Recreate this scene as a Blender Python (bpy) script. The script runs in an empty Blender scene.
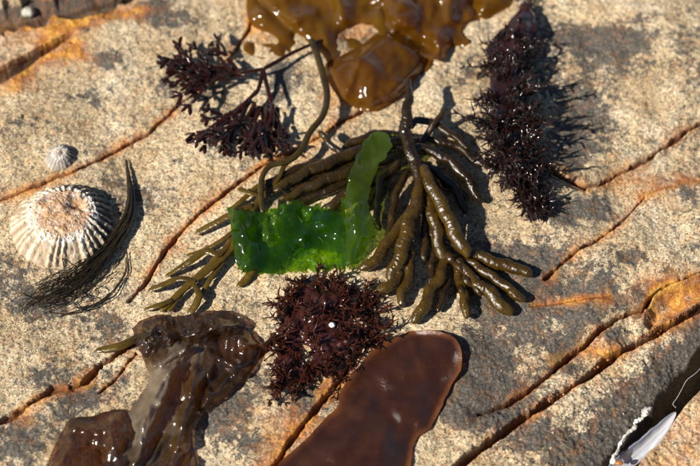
import bpy, math, random
import numpy as np
from mathutils import Vector

random.seed(7)
RNG = np.random.default_rng(11)
scene = bpy.context.scene
COL = scene.collection

# ------------------------------------------------------------------ camera
ELEV = math.radians(55.0)
LENS, SENSOR, FRAME_W = 100.0, 36.0, 0.32
DIST = FRAME_W * LENS / SENSOR
CAM = np.array([0.0, -DIST * math.cos(ELEV), DIST * math.sin(ELEV)])
cd = bpy.data.cameras.new('camera')
cam = bpy.data.objects.new('camera', cd)
COL.objects.link(cam)
cam.location = CAM
cam.rotation_euler = (math.pi / 2 - ELEV, 0, 0)
cd.lens, cd.sensor_width, cd.sensor_fit = LENS, SENSOR, 'HORIZONTAL'
cd.clip_start, cd.clip_end = 0.02, 200.0
cd.dof.use_dof = True
cd.dof.focus_distance = DIST - 0.027
cd.dof.aperture_fstop = 7.5
cd.dof.aperture_blades = 7
scene.camera = cam

# ------------------------------------------------------------------ sky, sun, exposure
SUN_EL = math.radians(39.0)
SHADOW_AZ = math.radians(29.0)          # direction shadows fall, from +x towards +y
world = bpy.data.worlds.new('World')
scene.world = world
world.use_nodes = True
wn = world.node_tree
sky = wn.nodes.new('ShaderNodeTexSky')
sky.sky_type = 'NISHITA'
sky.sun_disc = False
sky.sun_elevation = SUN_EL
sky.sun_rotation = math.radians(270.0) - SHADOW_AZ
sky.air_density = 0.75
sky.dust_density = 0.3
bg = wn.nodes['Background']
bg.inputs['Strength'].default_value = 0.05
wn.links.new(sky.outputs[0], bg.inputs['Color'])
sd = bpy.data.lights.new('sun', 'SUN')
sd.energy = 5.0
sd.angle = math.radians(0.53)
sd.color = (1.0, 0.93, 0.82)
sun = bpy.data.objects.new('sun', sd)
COL.objects.link(sun)
ldir = Vector((math.cos(SUN_EL) * math.cos(SHADOW_AZ), math.cos(SUN_EL) * math.sin(SHADOW_AZ), -math.sin(SUN_EL)))
sun.rotation_euler = ldir.to_track_quat('-Z', 'Y').to_euler()
scene.view_settings.view_transform = 'Standard'
scene.view_settings.look = 'None'
scene.view_settings.exposure = 0.78
scene.view_settings.gamma = 1.0
scene.render.engine = 'CYCLES'
scene.cycles.use_denoising = True
scene.cycles.max_bounces = 10
scene.cycles.sample_clamp_indirect = 6.0

# ------------------------------------------------------------------ pixel of the photo -> place on the rock
W, Hh = 700.0, 466.0
FWD = np.array([0, math.cos(ELEV), -math.sin(ELEV)])
RGT = np.array([1.0, 0, 0])
UPV = np.array([0, math.sin(ELEV), math.cos(ELEV)])
PXM = W / FRAME_W                        # pixels per metre at the frame centre

def rays(u, v):
    k = SENSOR / LENS / W
    a = (np.asarray(u, float) - W / 2) * k
    b = -(np.asarray(v, float) - Hh / 2) * k
    return FWD + a[..., None] * RGT + b[..., None] * UPV

def at_z(u, v, z):
    d = rays(u, v)
    t = (z - CAM[2]) / d[..., 2]
    return CAM + t[..., None] * d

def g(pts):                              # photo pixels -> xy on the plane z = 0
    p = np.array(pts, float)
    return at_z(p[:, 0], p[:, 1], 0.0)[:, :2]

# ------------------------------------------------------------------ noise
def _h(ix, iy, s):
    n = (ix.astype(np.int64) * 374761393 + iy.astype(np.int64) * 668265263 + s * 2147483647 * 3 + s * 97531) & 0xffffffff
    n = ((n ^ (n >> 13)) * 1274126177) & 0xffffffff
    n = (n ^ (n >> 16)) & 0xffffffff
    n = (n * 2246822519) & 0xffffffff
    return ((n ^ (n >> 15)) & 0xffff) / 65535.0

def pn(x, y, s=0):
    x = np.asarray(x, float); y = np.asarray(y, float)
    ix = np.floor(x); iy = np.floor(y)
    fx = x - ix; fy = y - iy
    ux = fx * fx * fx * (fx * (fx * 6 - 15) + 10); uy = fy * fy * fy * (fy * (fy * 6 - 15) + 10)
    def gr(dx, dy):
        a = _h(ix + dx, iy + dy, s) * 6.28318
        return np.cos(a) * (fx - dx) + np.sin(a) * (fy - dy)
    return 1.5 * ((gr(0, 0) * (1 - ux) + gr(1, 0) * ux) * (1 - uy) + (gr(0, 1) * (1 - ux) + gr(1, 1) * ux) * uy)

def fbm(x, y, s=0, o=4, gain=0.5):
    a, r, f = 1.0, 0.0, 1.0
    for i in range(o):
        r = r + a * pn(x * f, y * f, s + i * 17)
        a *= gain; f *= 2.03
    return r

def ss(a, b, x):
    t = np.clip((x - a) / (b - a), 0, 1)
    return t * t * (3 - 2 * t)

def pdist(px, py, poly, closed=False):
    best = np.full(px.shape, 1e9); par = np.zeros(px.shape)
    n = len(poly); m = n if closed else n - 1
    for i in range(m):
        a = poly[i]; b = poly[(i + 1) % n]
        d = b - a; L = d @ d
        t = np.clip(((px - a[0]) * d[0] + (py - a[1]) * d[1]) / L, 0, 1)
        q = np.hypot(px - a[0] - t * d[0], py - a[1] - t * d[1])
        k = q < best
        best = np.where(k, q, best); par = np.where(k, (i + t) / m, par)
    return best, par

def inside(px, py, poly):
    r = np.zeros(px.shape, bool); n = len(poly); j = n - 1
    for i in range(n):
        xi, yi = poly[i]; xj, yj = poly[j]
        c = ((yi > py) != (yj > py)) & (px < (xj - xi) * (py - yi) / (yj - yi + 1e-15) + xi)
        r ^= c; j = i
    return r

# ------------------------------------------------------------------ node helpers
def new_mat(name):
    m = bpy.data.materials.new(name); m.use_nodes = True
    nt = m.node_tree; nt.nodes.clear()
    return m, nt

class N:
    def __init__(s, nt): s.nt = nt
    def node(s, t, **kw):
        n = s.nt.nodes.new(t)
        for k, v in kw.items(): setattr(n, k, v)
        return n
    def put(s, sock, v):
        if hasattr(v, 'is_output'): s.nt.links.new(v, sock)
        else:
            if isinstance(v, tuple) and len(v) == 3 and sock.type == 'RGBA': v = (*v, 1)
            sock.default_value = v
    def noise(s, vec, scale, detail=3, rough=0.55, dist=0.0):
        n = s.node('ShaderNodeTexNoise'); s.put(n.inputs['Vector'], vec)
        n.inputs['Scale'].default_value = scale; n.inputs['Detail'].default_value = detail
        n.inputs['Roughness'].default_value = rough; n.inputs['Distortion'].default_value = dist
        return n.outputs['Fac']
    def ramp(s, fac, stops):
        n = s.node('ShaderNodeValToRGB'); s.put(n.inputs[0], fac)
        e = n.color_ramp.elements
        while len(e) < len(stops): e.new(0.5)
        for k, (p, c) in zip(e, stops):
            k.position = p; k.color = (*c, 1) if isinstance(c, tuple) else (c, c, c, 1)
        return n.outputs[0]
    def mix(s, f, a, b, mode='MIX'):
        n = s.node('ShaderNodeMix', data_type='RGBA', blend_type=mode)
        s.put(n.inputs[0], f); s.put(n.inputs[6], a); s.put(n.inputs[7], b)
        return n.outputs[2]
    def math(s, op, a, b=0.0, c=0.0, clamp=False):
        n = s.node('ShaderNodeMath', operation=op, use_clamp=clamp)
        s.put(n.inputs[0], a); s.put(n.inputs[1], b); s.put(n.inputs[2], c)
        return n.outputs[0]
    def attr(s, name):
        return s.node('ShaderNodeAttribute', attribute_name=name).outputs['Fac']
    def obj(s): return s.node('ShaderNodeTexCoord').outputs['Object']
    def bump(s, h, strength, dist, normal=None):
        n = s.node('ShaderNodeBump'); s.put(n.inputs['Height'], h)
        n.inputs['Strength'].default_value = strength; n.inputs['Distance'].default_value = dist
        if normal is not None: s.put(n.inputs['Normal'], normal)
        return n.outputs[0]
    def out(s, sh):
        o = s.node('ShaderNodeOutputMaterial'); s.nt.links.new(sh, o.inputs[0])

def rock_material():
    m, nt = new_mat('tidal_rock'); k = N(nt); v = k.obj()
    tint = k.ramp(k.noise(v, 38, 5, 0.6), [(0.3, (0.40, 0.295, 0.165)), (0.5, (0.53, 0.425, 0.27)), (0.7, (0.63, 0.545, 0.395))])
    pink = k.ramp(k.noise(v, 17, 4), [(0.52, 0.0), (0.68, 1.0)])
    tint = k.mix(k.math('MULTIPLY', pink, 0.28), tint, (0.50, 0.34, 0.19))
    # mineral grains, about a millimetre across
    vo = k.node('ShaderNodeTexVoronoi'); k.put(vo.inputs['Vector'], v); vo.inputs['Scale'].default_value = 1450
    sep = k.node('ShaderNodeSeparateColor'); k.put(sep.inputs[0], vo.outputs['Color'])
    gray = k.ramp(sep.outputs[0], [(0.0, 0.12), (0.15, 0.32), (0.28, 0.86), (0.8, 1.1), (1.0, 1.5)])
    col = k.mix(0.8, tint, gray, 'MULTIPLY')
    oran = k.ramp(sep.outputs[1], [(0.86, 0.0), (0.93, 1.0)])
    col = k.mix(k.math('MULTIPLY', oran, 0.5), col, (0.42, 0.21, 0.08))
    fine = k.ramp(k.noise(v, 3000, 2), [(0.34, 0.3), (0.5, 1.0), (0.68, 1.3)])
    col = k.mix(0.7, col, fine, 'MULTIPLY')
    # grey-black crust; its mask also carries some painted shade
    dk = k.attr('dark')
    patch = k.noise(v, 240, 8, 0.8)
    thr = k.math('ADD', k.math('MULTIPLY', patch, 3.0), -1.82)
    dm = k.math('MULTIPLY', k.math('ADD', thr, dk), 6.0, clamp=True)
    crust = k.ramp(k.noise(v, 900, 2), [(0.3, (0.022, 0.022, 0.022)), (0.55, (0.065, 0.062, 0.058)), (0.75, (0.2, 0.175, 0.14))])
    col = k.mix(k.math('MULTIPLY', dm, 0.92), col, crust)
    # iron stain along the cracks
    ru = k.attr('rust')
    rn = k.noise(v, 210, 4, 0.65)
    rm = k.math('MULTIPLY', k.math('ADD', ru, k.math('MULTIPLY', k.math('SUBTRACT', rn, 0.5), 1.1)), 1.35, clamp=True)
    rcol = k.ramp(k.noise(v, 120, 5, 0.65), [(0.3, (0.17, 0.038, 0.008)), (0.46, (0.42, 0.13, 0.022)), (0.62, (0.58, 0.26, 0.04)), (0.8, (0.58, 0.38, 0.15))])
    rcol = k.mix(k.ramp(ru, [(0.62, 0.0), (0.95, 1.0)]), rcol, k.ramp(k.noise(v, 150, 5, 0.65), [(0.36, (0.40, 0.13, 0.015)), (0.5, (0.62, 0.29, 0.03)), (0.68, (0.70, 0.46, 0.12))]))
    rcol = k.mix(0.4, rcol, gray, 'MULTIPLY')
    col = k.mix(k.math('MULTIPLY', rm, 0.9), col, rcol)
    deep = k.attr('deep')
    col = k.mix(k.math('MULTIPLY', deep, 0.9, clamp=True), col, k.ramp(k.noise(v, 260, 3), [(0.35, (0.05, 0.016, 0.006)), (0.65, (0.19, 0.055, 0.013))]))
    wet = k.attr('wet')
    col = k.mix(k.math('MULTIPLY', wet, 0.55), col, k.mix(1.0, col, (0.42, 0.36, 0.30), 'MULTIPLY'))
    b = k.node('ShaderNodeBsdfPrincipled')
    k.put(b.inputs['Base Color'], col)
    k.put(b.inputs['Roughness'], k.math('SUBTRACT', 0.82, k.math('MULTIPLY', wet, 0.5)))
    b.inputs['Specular IOR Level'].default_value = 0.35
    h = k.math('ADD', k.noise(v, 1100, 4, 0.7), k.math('MULTIPLY', gray, 0.25))
    k.put(b.inputs['Normal'], k.bump(h, 0.75, 0.0009))
    k.out(b.outputs[0])
    return m

def weed_material(name, ca, cb, tcol=None, trans=0.0, rough=0.22, coat=0.6, nscale=90, bump=0.3, bscale=500, bdist=0.0005,
                  clear=0.0, sss=0.0, rings=False, tone=None, fres_rough=0.08, spec=0.5, wrinkle=0, ior=1.42, tcol2=None):
    m, nt = new_mat(name); k = N(nt); v = k.obj()
    f = k.ramp(k.noise(v, nscale, 5, 0.62), [(0.32, 0.0), (0.68, 1.0)])
    col = k.mix(f, ca, cb)
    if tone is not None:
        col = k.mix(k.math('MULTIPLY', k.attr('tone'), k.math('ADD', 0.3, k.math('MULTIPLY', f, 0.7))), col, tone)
    b = k.node('ShaderNodeBsdfPrincipled')
    k.put(b.inputs['Base Color'], col)
    rr = k.ramp(k.noise(v, nscale * 2.3, 4), [(0.3, max(0.03, rough * 0.55)), (0.7, min(1, rough * 1.5))])
    k.put(b.inputs['Roughness'], rr)
    b.inputs['Specular IOR Level'].default_value = 0.12 if trans > 0 else spec
    b.inputs['Coat Weight'].default_value = 0.0 if trans > 0 else coat
    b.inputs['Coat Roughness'].default_value = fres_rough
    if sss > 0:
        b.inputs['Subsurface Weight'].default_value = sss
        b.inputs['Subsurface Radius'].default_value = (1.0, 0.62, 0.14)
        b.inputs['Subsurface Scale'].default_value = 0.0022
    h = k.noise(v, bscale, 4, 0.6)
    if wrinkle: h = k.math('ADD', h, k.math('MULTIPLY', k.noise(v, wrinkle, 3, 0.5, 1.2), 2.2))
    nrm = k.bump(h, bump, bdist)
    k.put(b.inputs['Normal'], nrm); k.put(b.inputs['Coat Normal'], nrm)
    sh = b.outputs[0]
    if trans > 0:
        t = k.node('ShaderNodeBsdfTranslucent'); k.put(t.inputs[0], k.mix(f, tcol, tcol2 or tuple(x * 0.7 for x in tcol)))
        x = k.node('ShaderNodeMixShader'); x.inputs[0].default_value = trans
        nt.links.new(sh, x.inputs[1]); nt.links.new(t.outputs[0], x.inputs[2]); sh = x.outputs[0]
        # keep the wet gloss on top of the translucent body
        gl = k.node('ShaderNodeBsdfGlossy'); k.put(gl.inputs['Roughness'], k.math('MULTIPLY', rr, 0.5)); k.put(gl.inputs['Normal'], nrm)
        fr = k.node('ShaderNodeFresnel'); k.put(fr.inputs['Normal'], nrm)
        bf = k.node('ShaderNodeNewGeometry').outputs['Backfacing']      # a membrane: the same film from either face
        k.put(fr.inputs[0], k.math('ADD', ior, k.math('MULTIPLY', bf, 1.0 / ior - ior)))
        y = k.node('ShaderNodeMixShader'); nt.links.new(fr.outputs[0], y.inputs[0])
        nt.links.new(sh, y.inputs[1]); nt.links.new(gl.outputs[0], y.inputs[2]); base = y.outputs[0]
        if clear > 0:
            tr = k.node('ShaderNodeBsdfTransparent'); k.put(tr.inputs[0], k.mix(f, tuple(min(1, c * 1.25 + 0.06) for c in tcol), tuple(min(1, c * 1.25 + 0.06) for c in (tcol2 or tcol))))
            z = k.node('ShaderNodeMixShader'); z.inputs[0].default_value = clear
            nt.links.new(sh, z.inputs[1]); nt.links.new(tr.outputs[0], z.inputs[2])
            nt.links.new(z.outputs[0], y.inputs[1])
        sh = base
    k.out(sh)
    return m

# ------------------------------------------------------------------ mesh helpers
class MB:
    def __init__(s): s.v = []; s.f = []; s.n = 0; s.t = []
    def add(s, v, f, tone=None):
        v = np.asarray(v, float); f = np.asarray(f, int)
        s.v.append(v); s.f.append(f + s.n); s.n += len(v)
        s.t.append(np.zeros(len(v)) if tone is None else np.broadcast_to(np.asarray(tone, float), (len(v),)))
        return s
    def build(s, name, mat, parent=None, origin=None, attrs=None):
        v = np.concatenate(s.v); f = np.concatenate(s.f)
        me = mesh_from(name, v - (0 if origin is None else np.asarray(origin)), f, mat)
        set_attr(me, 'tone', np.concatenate(s.t))
        for k, a in (attrs or {}).items(): set_attr(me, k, a)
        o = bpy.data.objects.new(name, me); COL.objects.link(o)
        if origin is not None: o.location = origin
        if parent is not None: o.parent = parent
        return o

def mesh_from(name, v, f, mat):
    me = bpy.data.meshes.new(name)
    v = np.ascontiguousarray(v, np.float32); f = np.ascontiguousarray(f, np.int32)
    me.vertices.add(len(v)); me.vertices.foreach_set('co', v.ravel())
    me.loops.add(f.size); me.loops.foreach_set('vertex_index', f.ravel())
    me.polygons.add(len(f))
    me.polygons.foreach_set('loop_start', np.arange(0, f.size, f.shape[1], dtype=np.int32))
    me.update(calc_edges=True)
    me.polygons.foreach_set('use_smooth', np.ones(len(f), bool))
    me.validate()
    me.materials.append(mat)
    return me

def set_attr(me, name, a):
    at = me.attributes.new(name, 'FLOAT', 'POINT')
    at.data.foreach_set('value', np.ascontiguousarray(a, np.float32))

def thing(name, label, cat, loc, group=None):
    o = bpy.data.objects.new(name, None); COL.objects.link(o)
    o.location = loc; o.empty_display_size = 0.005
    o['label'] = label; o['category'] = cat
    if group: o['group'] = group
    return o

def tag(o, label, cat, group=None):
    o['label'] = label; o['category'] = cat
    if group: o['group'] = group
    return o

def spline(pts, n):
    p = np.asarray(pts, float)
    if len(p) == 2: return p[0] + np.linspace(0, 1, n)[:, None] * (p[1] - p[0])
    q = np.vstack([2 * p[0] - p[1], p, 2 * p[-1] - p[-2]])
    L = np.concatenate([[0], np.cumsum(np.linalg.norm(np.diff(p[:, :2], axis=0), axis=1) + 1e-9)])
    s = np.linspace(0, L[-1], n)
    i = np.clip(np.searchsorted(L, s, 'right') - 1, 0, len(p) - 2)
    t = ((s - L[i]) / (L[i + 1] - L[i]))[:, None]
    a, b, c, d = q[i], q[i + 1], q[i + 2], q[i + 3]
    return 0.5 * (2 * b + (c - a) * t + (2 * a - 5 * b + 4 * c - d) * t ** 2 + (3 * b - a - 3 * c + d) * t ** 3)

def sweep(P, R, seg=10, flat=1.0, up=(0, 0, 1), lump=None):
    """tube along P with radii R, squeezed by flat along the up direction"""
    P = np.asarray(P, float); n = len(P); R = np.broadcast_to(np.asarray(R, float), (n,))
    T = np.gradient(P, axis=0); T /= np.linalg.norm(T, axis=1)[:, None] + 1e-12
    U = np.broadcast_to(np.asarray(up, float), T.shape)
    S = np.cross(T, U); ln = np.linalg.norm(S, axis=1)[:, None]
    S = np.where(ln > 0.15, S / (ln + 1e-9), np.array([1.0, 0, 0]))
    B = np.cross(S, T)
    B /= np.linalg.norm(B, axis=1)[:, None] + 1e-12
    a = np.linspace(0, 2 * np.pi, seg, endpoint=False)
    rr = R[:, None] * np.ones(seg)
    if lump is not None: rr = rr * lump(n, a)
    V = P[:, None, :] + rr[..., None] * (np.cos(a)[None, :, None] * S[:, None, :] + flat * np.sin(a)[None, :, None] * B[:, None, :])
    V = np.vstack([V.reshape(-1, 3), P[:1], P[-1:]])
    i, j = np.meshgrid(np.arange(n - 1), np.arange(seg), indexing='ij')
    j2 = (j + 1) % seg
    F = np.stack([i * seg + j, i * seg + j2, (i + 1) * seg + j2, (i + 1) * seg + j], -1).reshape(-1, 4)
    c0, c1 = n * seg, n * seg + 1
    js = np.arange(0, seg, 2)
    cap0 = np.stack([np.full(len(js), c0), (js + 2) % seg, (js + 1) % seg, js], -1)
    b = (n - 1) * seg
    cap1 = np.stack([np.full(len(js), c1), b + js, b + (js + 1) % seg, b + (js + 2) % seg], -1)
    return V, np.vstack([F, cap0, cap1])[:, ::-1]

def grid_faces(nu, nv):
    i, j = np.meshgrid(np.arange(nu - 1), np.arange(nv - 1), indexing='ij')
    return np.stack([i * nv + j, (i + 1) * nv + j, (i + 1) * nv + j + 1, i * nv + j + 1], -1).reshape(-1, 4)

# ------------------------------------------------------------------ THE ROCK
mm = 0.001
def axis(lo, hi, step, far):
    a = [lo]; s = step
    while a[-1] > -far: s *= 1.13; a.append(a[-1] - s)
    b = [hi]; s = step
    while b[-1] < far: s *= 1.13; b.append(b[-1] + s)
    return np.concatenate([a[:0:-1], np.arange(lo, hi, step), b])
GX = axis(-0.180, 0.180, 0.00045, 12.0)
GY = axis(-0.148, 0.172, 0.00045, 12.0)
X, Y = np.meshgrid(GX, GY, indexing='ij')

# cracks: photo points, half width mm, depth mm, rust reach mm, rust strength
CR = {
 'a': ([(-60, 232), (0, 204), (26, 194), (50, 184), (73, 175), (99, 161), (124, 145), (150, 132), (176, 107), (190, 96), (215, 74), (235, 51), (249, 26), (258, -30)], 0.6, 3.0, 3.2, 0.7),
 'b': ([(127, 302), (133, 295), (146, 280), (159, 259), (176, 235), (197, 216), (223, 196), (262, 168), (300, 150), (330, 132), (360, 112), (385, 92), (420, 60)], 0.7, 3.6, 3.0, 0.7),
 'c': ([(-60, 470), (0, 429), (12, 422), (30, 410), (54, 394), (70, 392), (86, 383), (96, 370), (100, 364), (112, 358), (124, 349), (150, 330)], 1.3, 4.2, 4.0, 0.85),
 'd': ([(137, 352), (133, 358), (122, 372), (112, 383), (98, 397)], 0.5, 2.2, 1.8, 0.5),
 'e': ([(300, 322), (270, 342), (240, 367), (212, 396), (190, 416), (150, 460), (110, 520)], 2.0, 7.0, 2.0, 0.3),
 'f': ([(235, 520), (275, 466), (295, 437), (315, 410), (335, 385), (360, 350)], 1.0, 4.5, 6.0, 0.75),
 'g': ([(540, 165), (560, 178), (586, 185), (600, 181), (618, 170), (640, 159), (656, 149), (672, 139), (684, 130), (720, 108), (790, 60)], 1.0, 4.0, 3.6, 0.55),
 'h': ([(545, 278), (560, 265), (572, 254), (593, 242), (608, 230), (620, 220), (636, 204), (646, 193), (664, 184), (700, 175), (760, 165)], 0.65, 3.0, 3.4, 0.55),
 'i': ([(528, 305), (545, 302), (572, 299), (600, 295), (615, 292)], 0.35, 0.9, 3.0, 0.6),
 'j': ([(800, 235), (740, 252), (700, 267), (688, 272), (672, 279), (660, 285), (652, 292), (647, 302), (630, 306), (620, 311), (602, 324), (586, 338), (572, 347), (560, 357), (544, 373), (528, 386), (506, 400), (480, 410)], 0.7, 6.0, 2.6, 0.55),
 'k': ([(800, 245), (720, 290), (690, 307), (672, 318), (656, 326), (640, 334), (620, 344), (604, 356), (590, 369), (575, 379), (560, 389), (540, 402), (524, 412), (504, 428), (486, 443), (470, 453), (454, 467), (410, 505), (330, 580)], 1.25, 9.0, 2.8, 0.7),
 'm': ([(-60, 40), (-20, 27), (0, 20), (25, 15), (50, 9), (90, 4), (120, -8), (170, -40)], 6.5, 9.0, 11.0, 0.5),
 'n': ([(-60, 112), (-20, 88), (0, 78), (20, 66), (40, 54), (60, 43), (80, 33)], 5.0, 14.0, 9.0, 0.85),
}
jx = fbm(X * 90, Y * 90, 3, 4, 0.55) * 0.5 * mm + pn(X * 700, Y * 700, 5) * 0.14 * mm
jy = fbm(X * 90, Y * 90, 31, 4, 0.55) * 0.5 * mm + pn(X * 700, Y * 700, 8) * 0.14 * mm
XJ, YJ = X + jx, Y + jy

STRIP = g(CR['j'][0][8:] + CR['k'][0][5:16][::-1])
PIT = g([(647, 300), (660, 285), (688, 272), (740, 252), (800, 235), (800, 250), (720, 293), (690, 309), (672, 320), (650, 330), (640, 318)])
EDGE = [(1100, -30), (800, 268), (740, 330), (712, 366), (700, 381), (688, 393), (676, 409), (666, 423), (656, 437), (644, 449), (634, 465), (610, 492), (540, 590), (420, 760)]
CORNER = g(EDGE + [(900, 900), (1400, 700), (1400, -30)])
BLOCK = g([(1100, 40), (800, 245), (720, 290)] + CR['k'][0][2:] + [(200, 690), (420, 760)] + EDGE[1:-1][::-1])
in_strip = inside(XJ, YJ, STRIP)
in_pit = inside(XJ, YJ, PIT)
in_corner = inside(XJ, YJ, CORNER)
in_block = inside(XJ, YJ, BLOCK) & ~in_corner

near = np.exp(-((X / 0.6) ** 2 + (Y / 0.6) ** 2))
smooth = (fbm(X * 9, Y * 9, 40, 3) * 3.2 * mm + fbm(X * 28, Y * 28, 44, 2) * 1.3 * mm + fbm(X * 42, Y * 42, 47, 2) * 1.5 * mm * ss(0.0, 0.07, X))
far_relief = fbm(X * 1.1, Y * 1.1, 60, 4) * 0.05 * (1 - near)
gd, _ = pdist(X, Y, g(EDGE))
drop = np.zeros_like(X)
Wd = 27 * mm
tt = np.clip(1 - gd / Wd, 0, 1)
drop = np.where(in_block, -7 * mm * tt ** 1.4 - 24 * mm * ss(12.5 * mm, 4 * mm, gd + 1.5 * mm * fbm(X * 90, Y * 90, 71, 2)), drop)
lip = np.clip(1 - gd / (2.6 * mm), 0, 1)
drop = np.where(in_corner, 1.5 * mm - 27 * mm * lip ** 3, drop)
# shoulders of the slabs along the two big cracks
kd, _ = pdist(XJ, YJ, g(CR['k'][0])); jd, _ = pdist(XJ, YJ, g(CR['j'][0]))
drop += np.where(~(in_strip | in_block | in_corner | in_pit), -3.4 * mm * np.clip(1 - jd / (10 * mm), 0, 1) ** 2, 0)
sfade = ss(0, 14 * mm, pdist(X, Y, g([(480, 410), (470, 453)]))[0])
drop += np.where(in_strip, -2.4 * mm * sfade - 2.6 * mm * np.clip(1 - np.minimum(kd, jd) / (4.5 * mm), 0, 1) ** 2, 0)
drop += np.where(in_block, -2.8 * mm * ss(0, 30 * mm, pdist(X, Y, g([(200, 690), (330, 580)]))[0]) - 0.8 * mm * np.clip(1 - kd / (4 * mm), 0, 1) ** 2, 0)
pdp, _ = pdist(XJ, YJ, PIT, True)
drop = np.where(in_pit, drop - 6.5 * mm * ss(0, 7 * mm, pdp), drop)
# the slab above crack g stands a little proud, the band between g and h is sunk
gg_, _ = pdist(X, Y, g(CR['g'][0])); band = inside(X, Y, g(CR['g'][0][2:] + [(790, 160)] + CR['h'][0][3:][::-1]))
upper_ = ~band & (Y > 0)
gline, gpar = pdist(X, Y, g(CR['g'][0]))
drop += np.where(upper_, -2.6 * mm * np.clip(1 - gline / (8 * mm), 0, 1) ** 2 * ss(0.02, 0.2, gpar), 0)
drop += np.where(band, -3.2 * mm * ss(0, 4 * mm, gg_) * ss(0, 16 * mm, pdist(X, Y, g([(586, 185), (593, 242)]))[0]), 0)
band2 = inside(X, Y, g([(-300, 40), (-60, 40), (0, 24), (50, 12), (120, -8), (150, -30), (160, 0), (90, 34), (60, 50), (20, 74), (-60, 120), (-300, 220)]))
bd2, _ = pdist(X, Y, g(CR['n'][0]))
drop += np.where(band2, -3.0 * mm * ss(0, 6 * mm, bd2), 0)

HS = smooth + far_relief + drop
crack = np.zeros_like(X); rust = np.zeros_like(X); deep = np.zeros_like(X); black = np.zeros_like(X)
for i, (key, (pts, w, d, rr, rs)) in enumerate(CR.items()):
    dd, par = pdist(X + (XJ - X) * 0.5, Y + (YJ - Y) * 0.5, g(pts)) if key in 'mn' else pdist(XJ, YJ, g(pts))
    ww = w * mm * (0.8 + 0.5 * fbm(par * 9, par * 0 + i, 70 + i, 3))
    if key == 'n': ww = w * mm * np.clip(1.15 - par * 1.05, 0.12, 1)
    taper = np.ones_like(par)
    if key in 'abdfi': taper = ss(0, 0.05, par) * ss(1.0, 0.93, par)
    if key == 'n': taper = ss(1.0, 0.8, par)
    prof = np.clip(1 - dd / (ww * 1.6 + 1e-9), 0, 1)
    prof = prof ** 0.45
    crack = np.minimum(crack, -d * mm * prof * taper)
    deep = np.maximum(deep, ss(0.15, 0.75, prof) * taper * (0.15 if key == 'm' else 0.25 if key == 'n' else 1))
    if key in 'mn': black = np.maximum(black, ss(0.2, 0.6, prof) * taper)
    # worn shoulder
    crack -= (0.2 if key in 'jk' else 0.45) * mm * np.exp(-(dd / (w * 2.2 * mm + 1 * mm)) ** 2) * taper
    rj = rr * mm * (0.75 + 0.9 * pn(X * 70, Y * 70, 90 + i))
    rust = np.maximum(rust, rs * np.exp(-(dd / np.maximum(rj, 0.4 * mm)) ** 1.5) * taper)

grain = fbm(X * 60, Y * 60, 50, 3) * 0.8 * mm + fbm(X * 260, Y * 260, 52, 3, 0.6) * 0.42 * mm + pn(X * 1050, Y * 1050, 58) * 0.16 * mm
pits = -0.9 * mm * ss(0.62, 0.95, pn(X * 210, Y * 210, 64))
coarse = fbm(X * 330, Y * 330, 66, 3, 0.65) * 0.5 * mm * (in_block | in_corner | in_strip)
HZ = HS + crack + (grain + pits + coarse) * np.exp(-np.hypot(X, Y) / 3)

def blobs(lst):
    r = np.zeros_like(X)
    for (u, v, a, b, s) in lst:
        c = at_z(np.array(u), np.array(v), 0.0)
        r = r + s * np.exp(-(((X - c[0]) / (a / PXM)) ** 2 + ((Y - c[1]) / (b / PXM / 0.82)) ** 2))
    return r
dark = 0.10 + 0.42 * fbm(X * 20, Y * 20, 81, 5, 0.6) + 0.07 * ss(-0.02, 0.12, X) + 1.55 * blobs([  # crust patches; some blobs paint the shadows cast by the weeds
 (620, 30, 40, 22, .22), (540, 80, 20, 26, .2), (690, 60, 20, 24, .2), (600, 120, 30, 16, .25), (190, 20, 24, 14, .2), (60, 130, 30, 14, .15), (150, 200, 30, 20, .12), (480, 60, 20, 24, .2), (500, 300, 30, 20, .2), 
 (150, 14, 22, 15, .42), (108, 64, 22, 14, .5), (82, 98, 30, 16, .3), (225, 30, 20, 20, .25), (20, 300, 40, 22, .25), (40, 378, 26, 20, .38), (80, 405, 26, 16, .45), (20, 440, 20, 20, .2),
 (110, 325, 24, 20, .25), (120, 385, 16, 14, .35), (205, 235, 14, 10, .3), (285, 85, 26, 30, .35), (262, 150, 20, 14, .2),
 (600, 55, 60, 36, .22), (650, 105, 30, 20, .22), (580, 95, 26, 20, .28), (560, 40, 18, 16, .25), (572, 150, 30, 34, .42), (590, 207, 36, 14, .62), (555, 212, 24, 14, .4), (632, 190, 14, 10, .3),
 (640, 258, 22, 8, .35), (667, 268, 8, 6, .35), (640, 288, 8, 9, .5), (620, 298, 16, 9, .45), (606, 284, 9, 8, .4), (585, 312, 16, 8, .5), (566, 345, 18, 14, .45), (575, 325, 12, 12, .3), (540, 262, 22, 16, .3),
 (480, 350, 22, 22, .55), (462, 398, 26, 22, .7), (490, 405, 26, 14, .5), (520, 330, 36, 24, .30), (505, 372, 24, 18, .35), (615, 330, 16, 12, .5), (572, 362, 14, 8, .4), (640, 308, 12, 8, .4),
 (612, 420, 26, 34, .42), (670, 360, 24, 32, .55), (640, 395, 26, 30, .45), (585, 455, 30, 20, .35), (540, 430, 22, 8, .3), (690, 312, 26, 10, .35), (520, 445, 40, 6, .25), (690, 420, 20, 30, .12),
 (220, 420, 24, 18, .5), (245, 405, 14, 10, .3), (230, 380, 22, 12, .4), (255, 440, 20, 10, .3), (460, 80, 20, 22, .15), (505, 265, 44, 30, .35), (690, 190, 14, 8, .3)])
dark = dark * (1 - 0.75 * in_corner) + 0.9 * in_block * ss(24 * mm, 10 * mm, gd + 4 * mm * fbm(X * 60, Y * 60, 72, 3)) + 0.9 * black  # block face blackened towards the gap, its shade put into the colour
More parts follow.
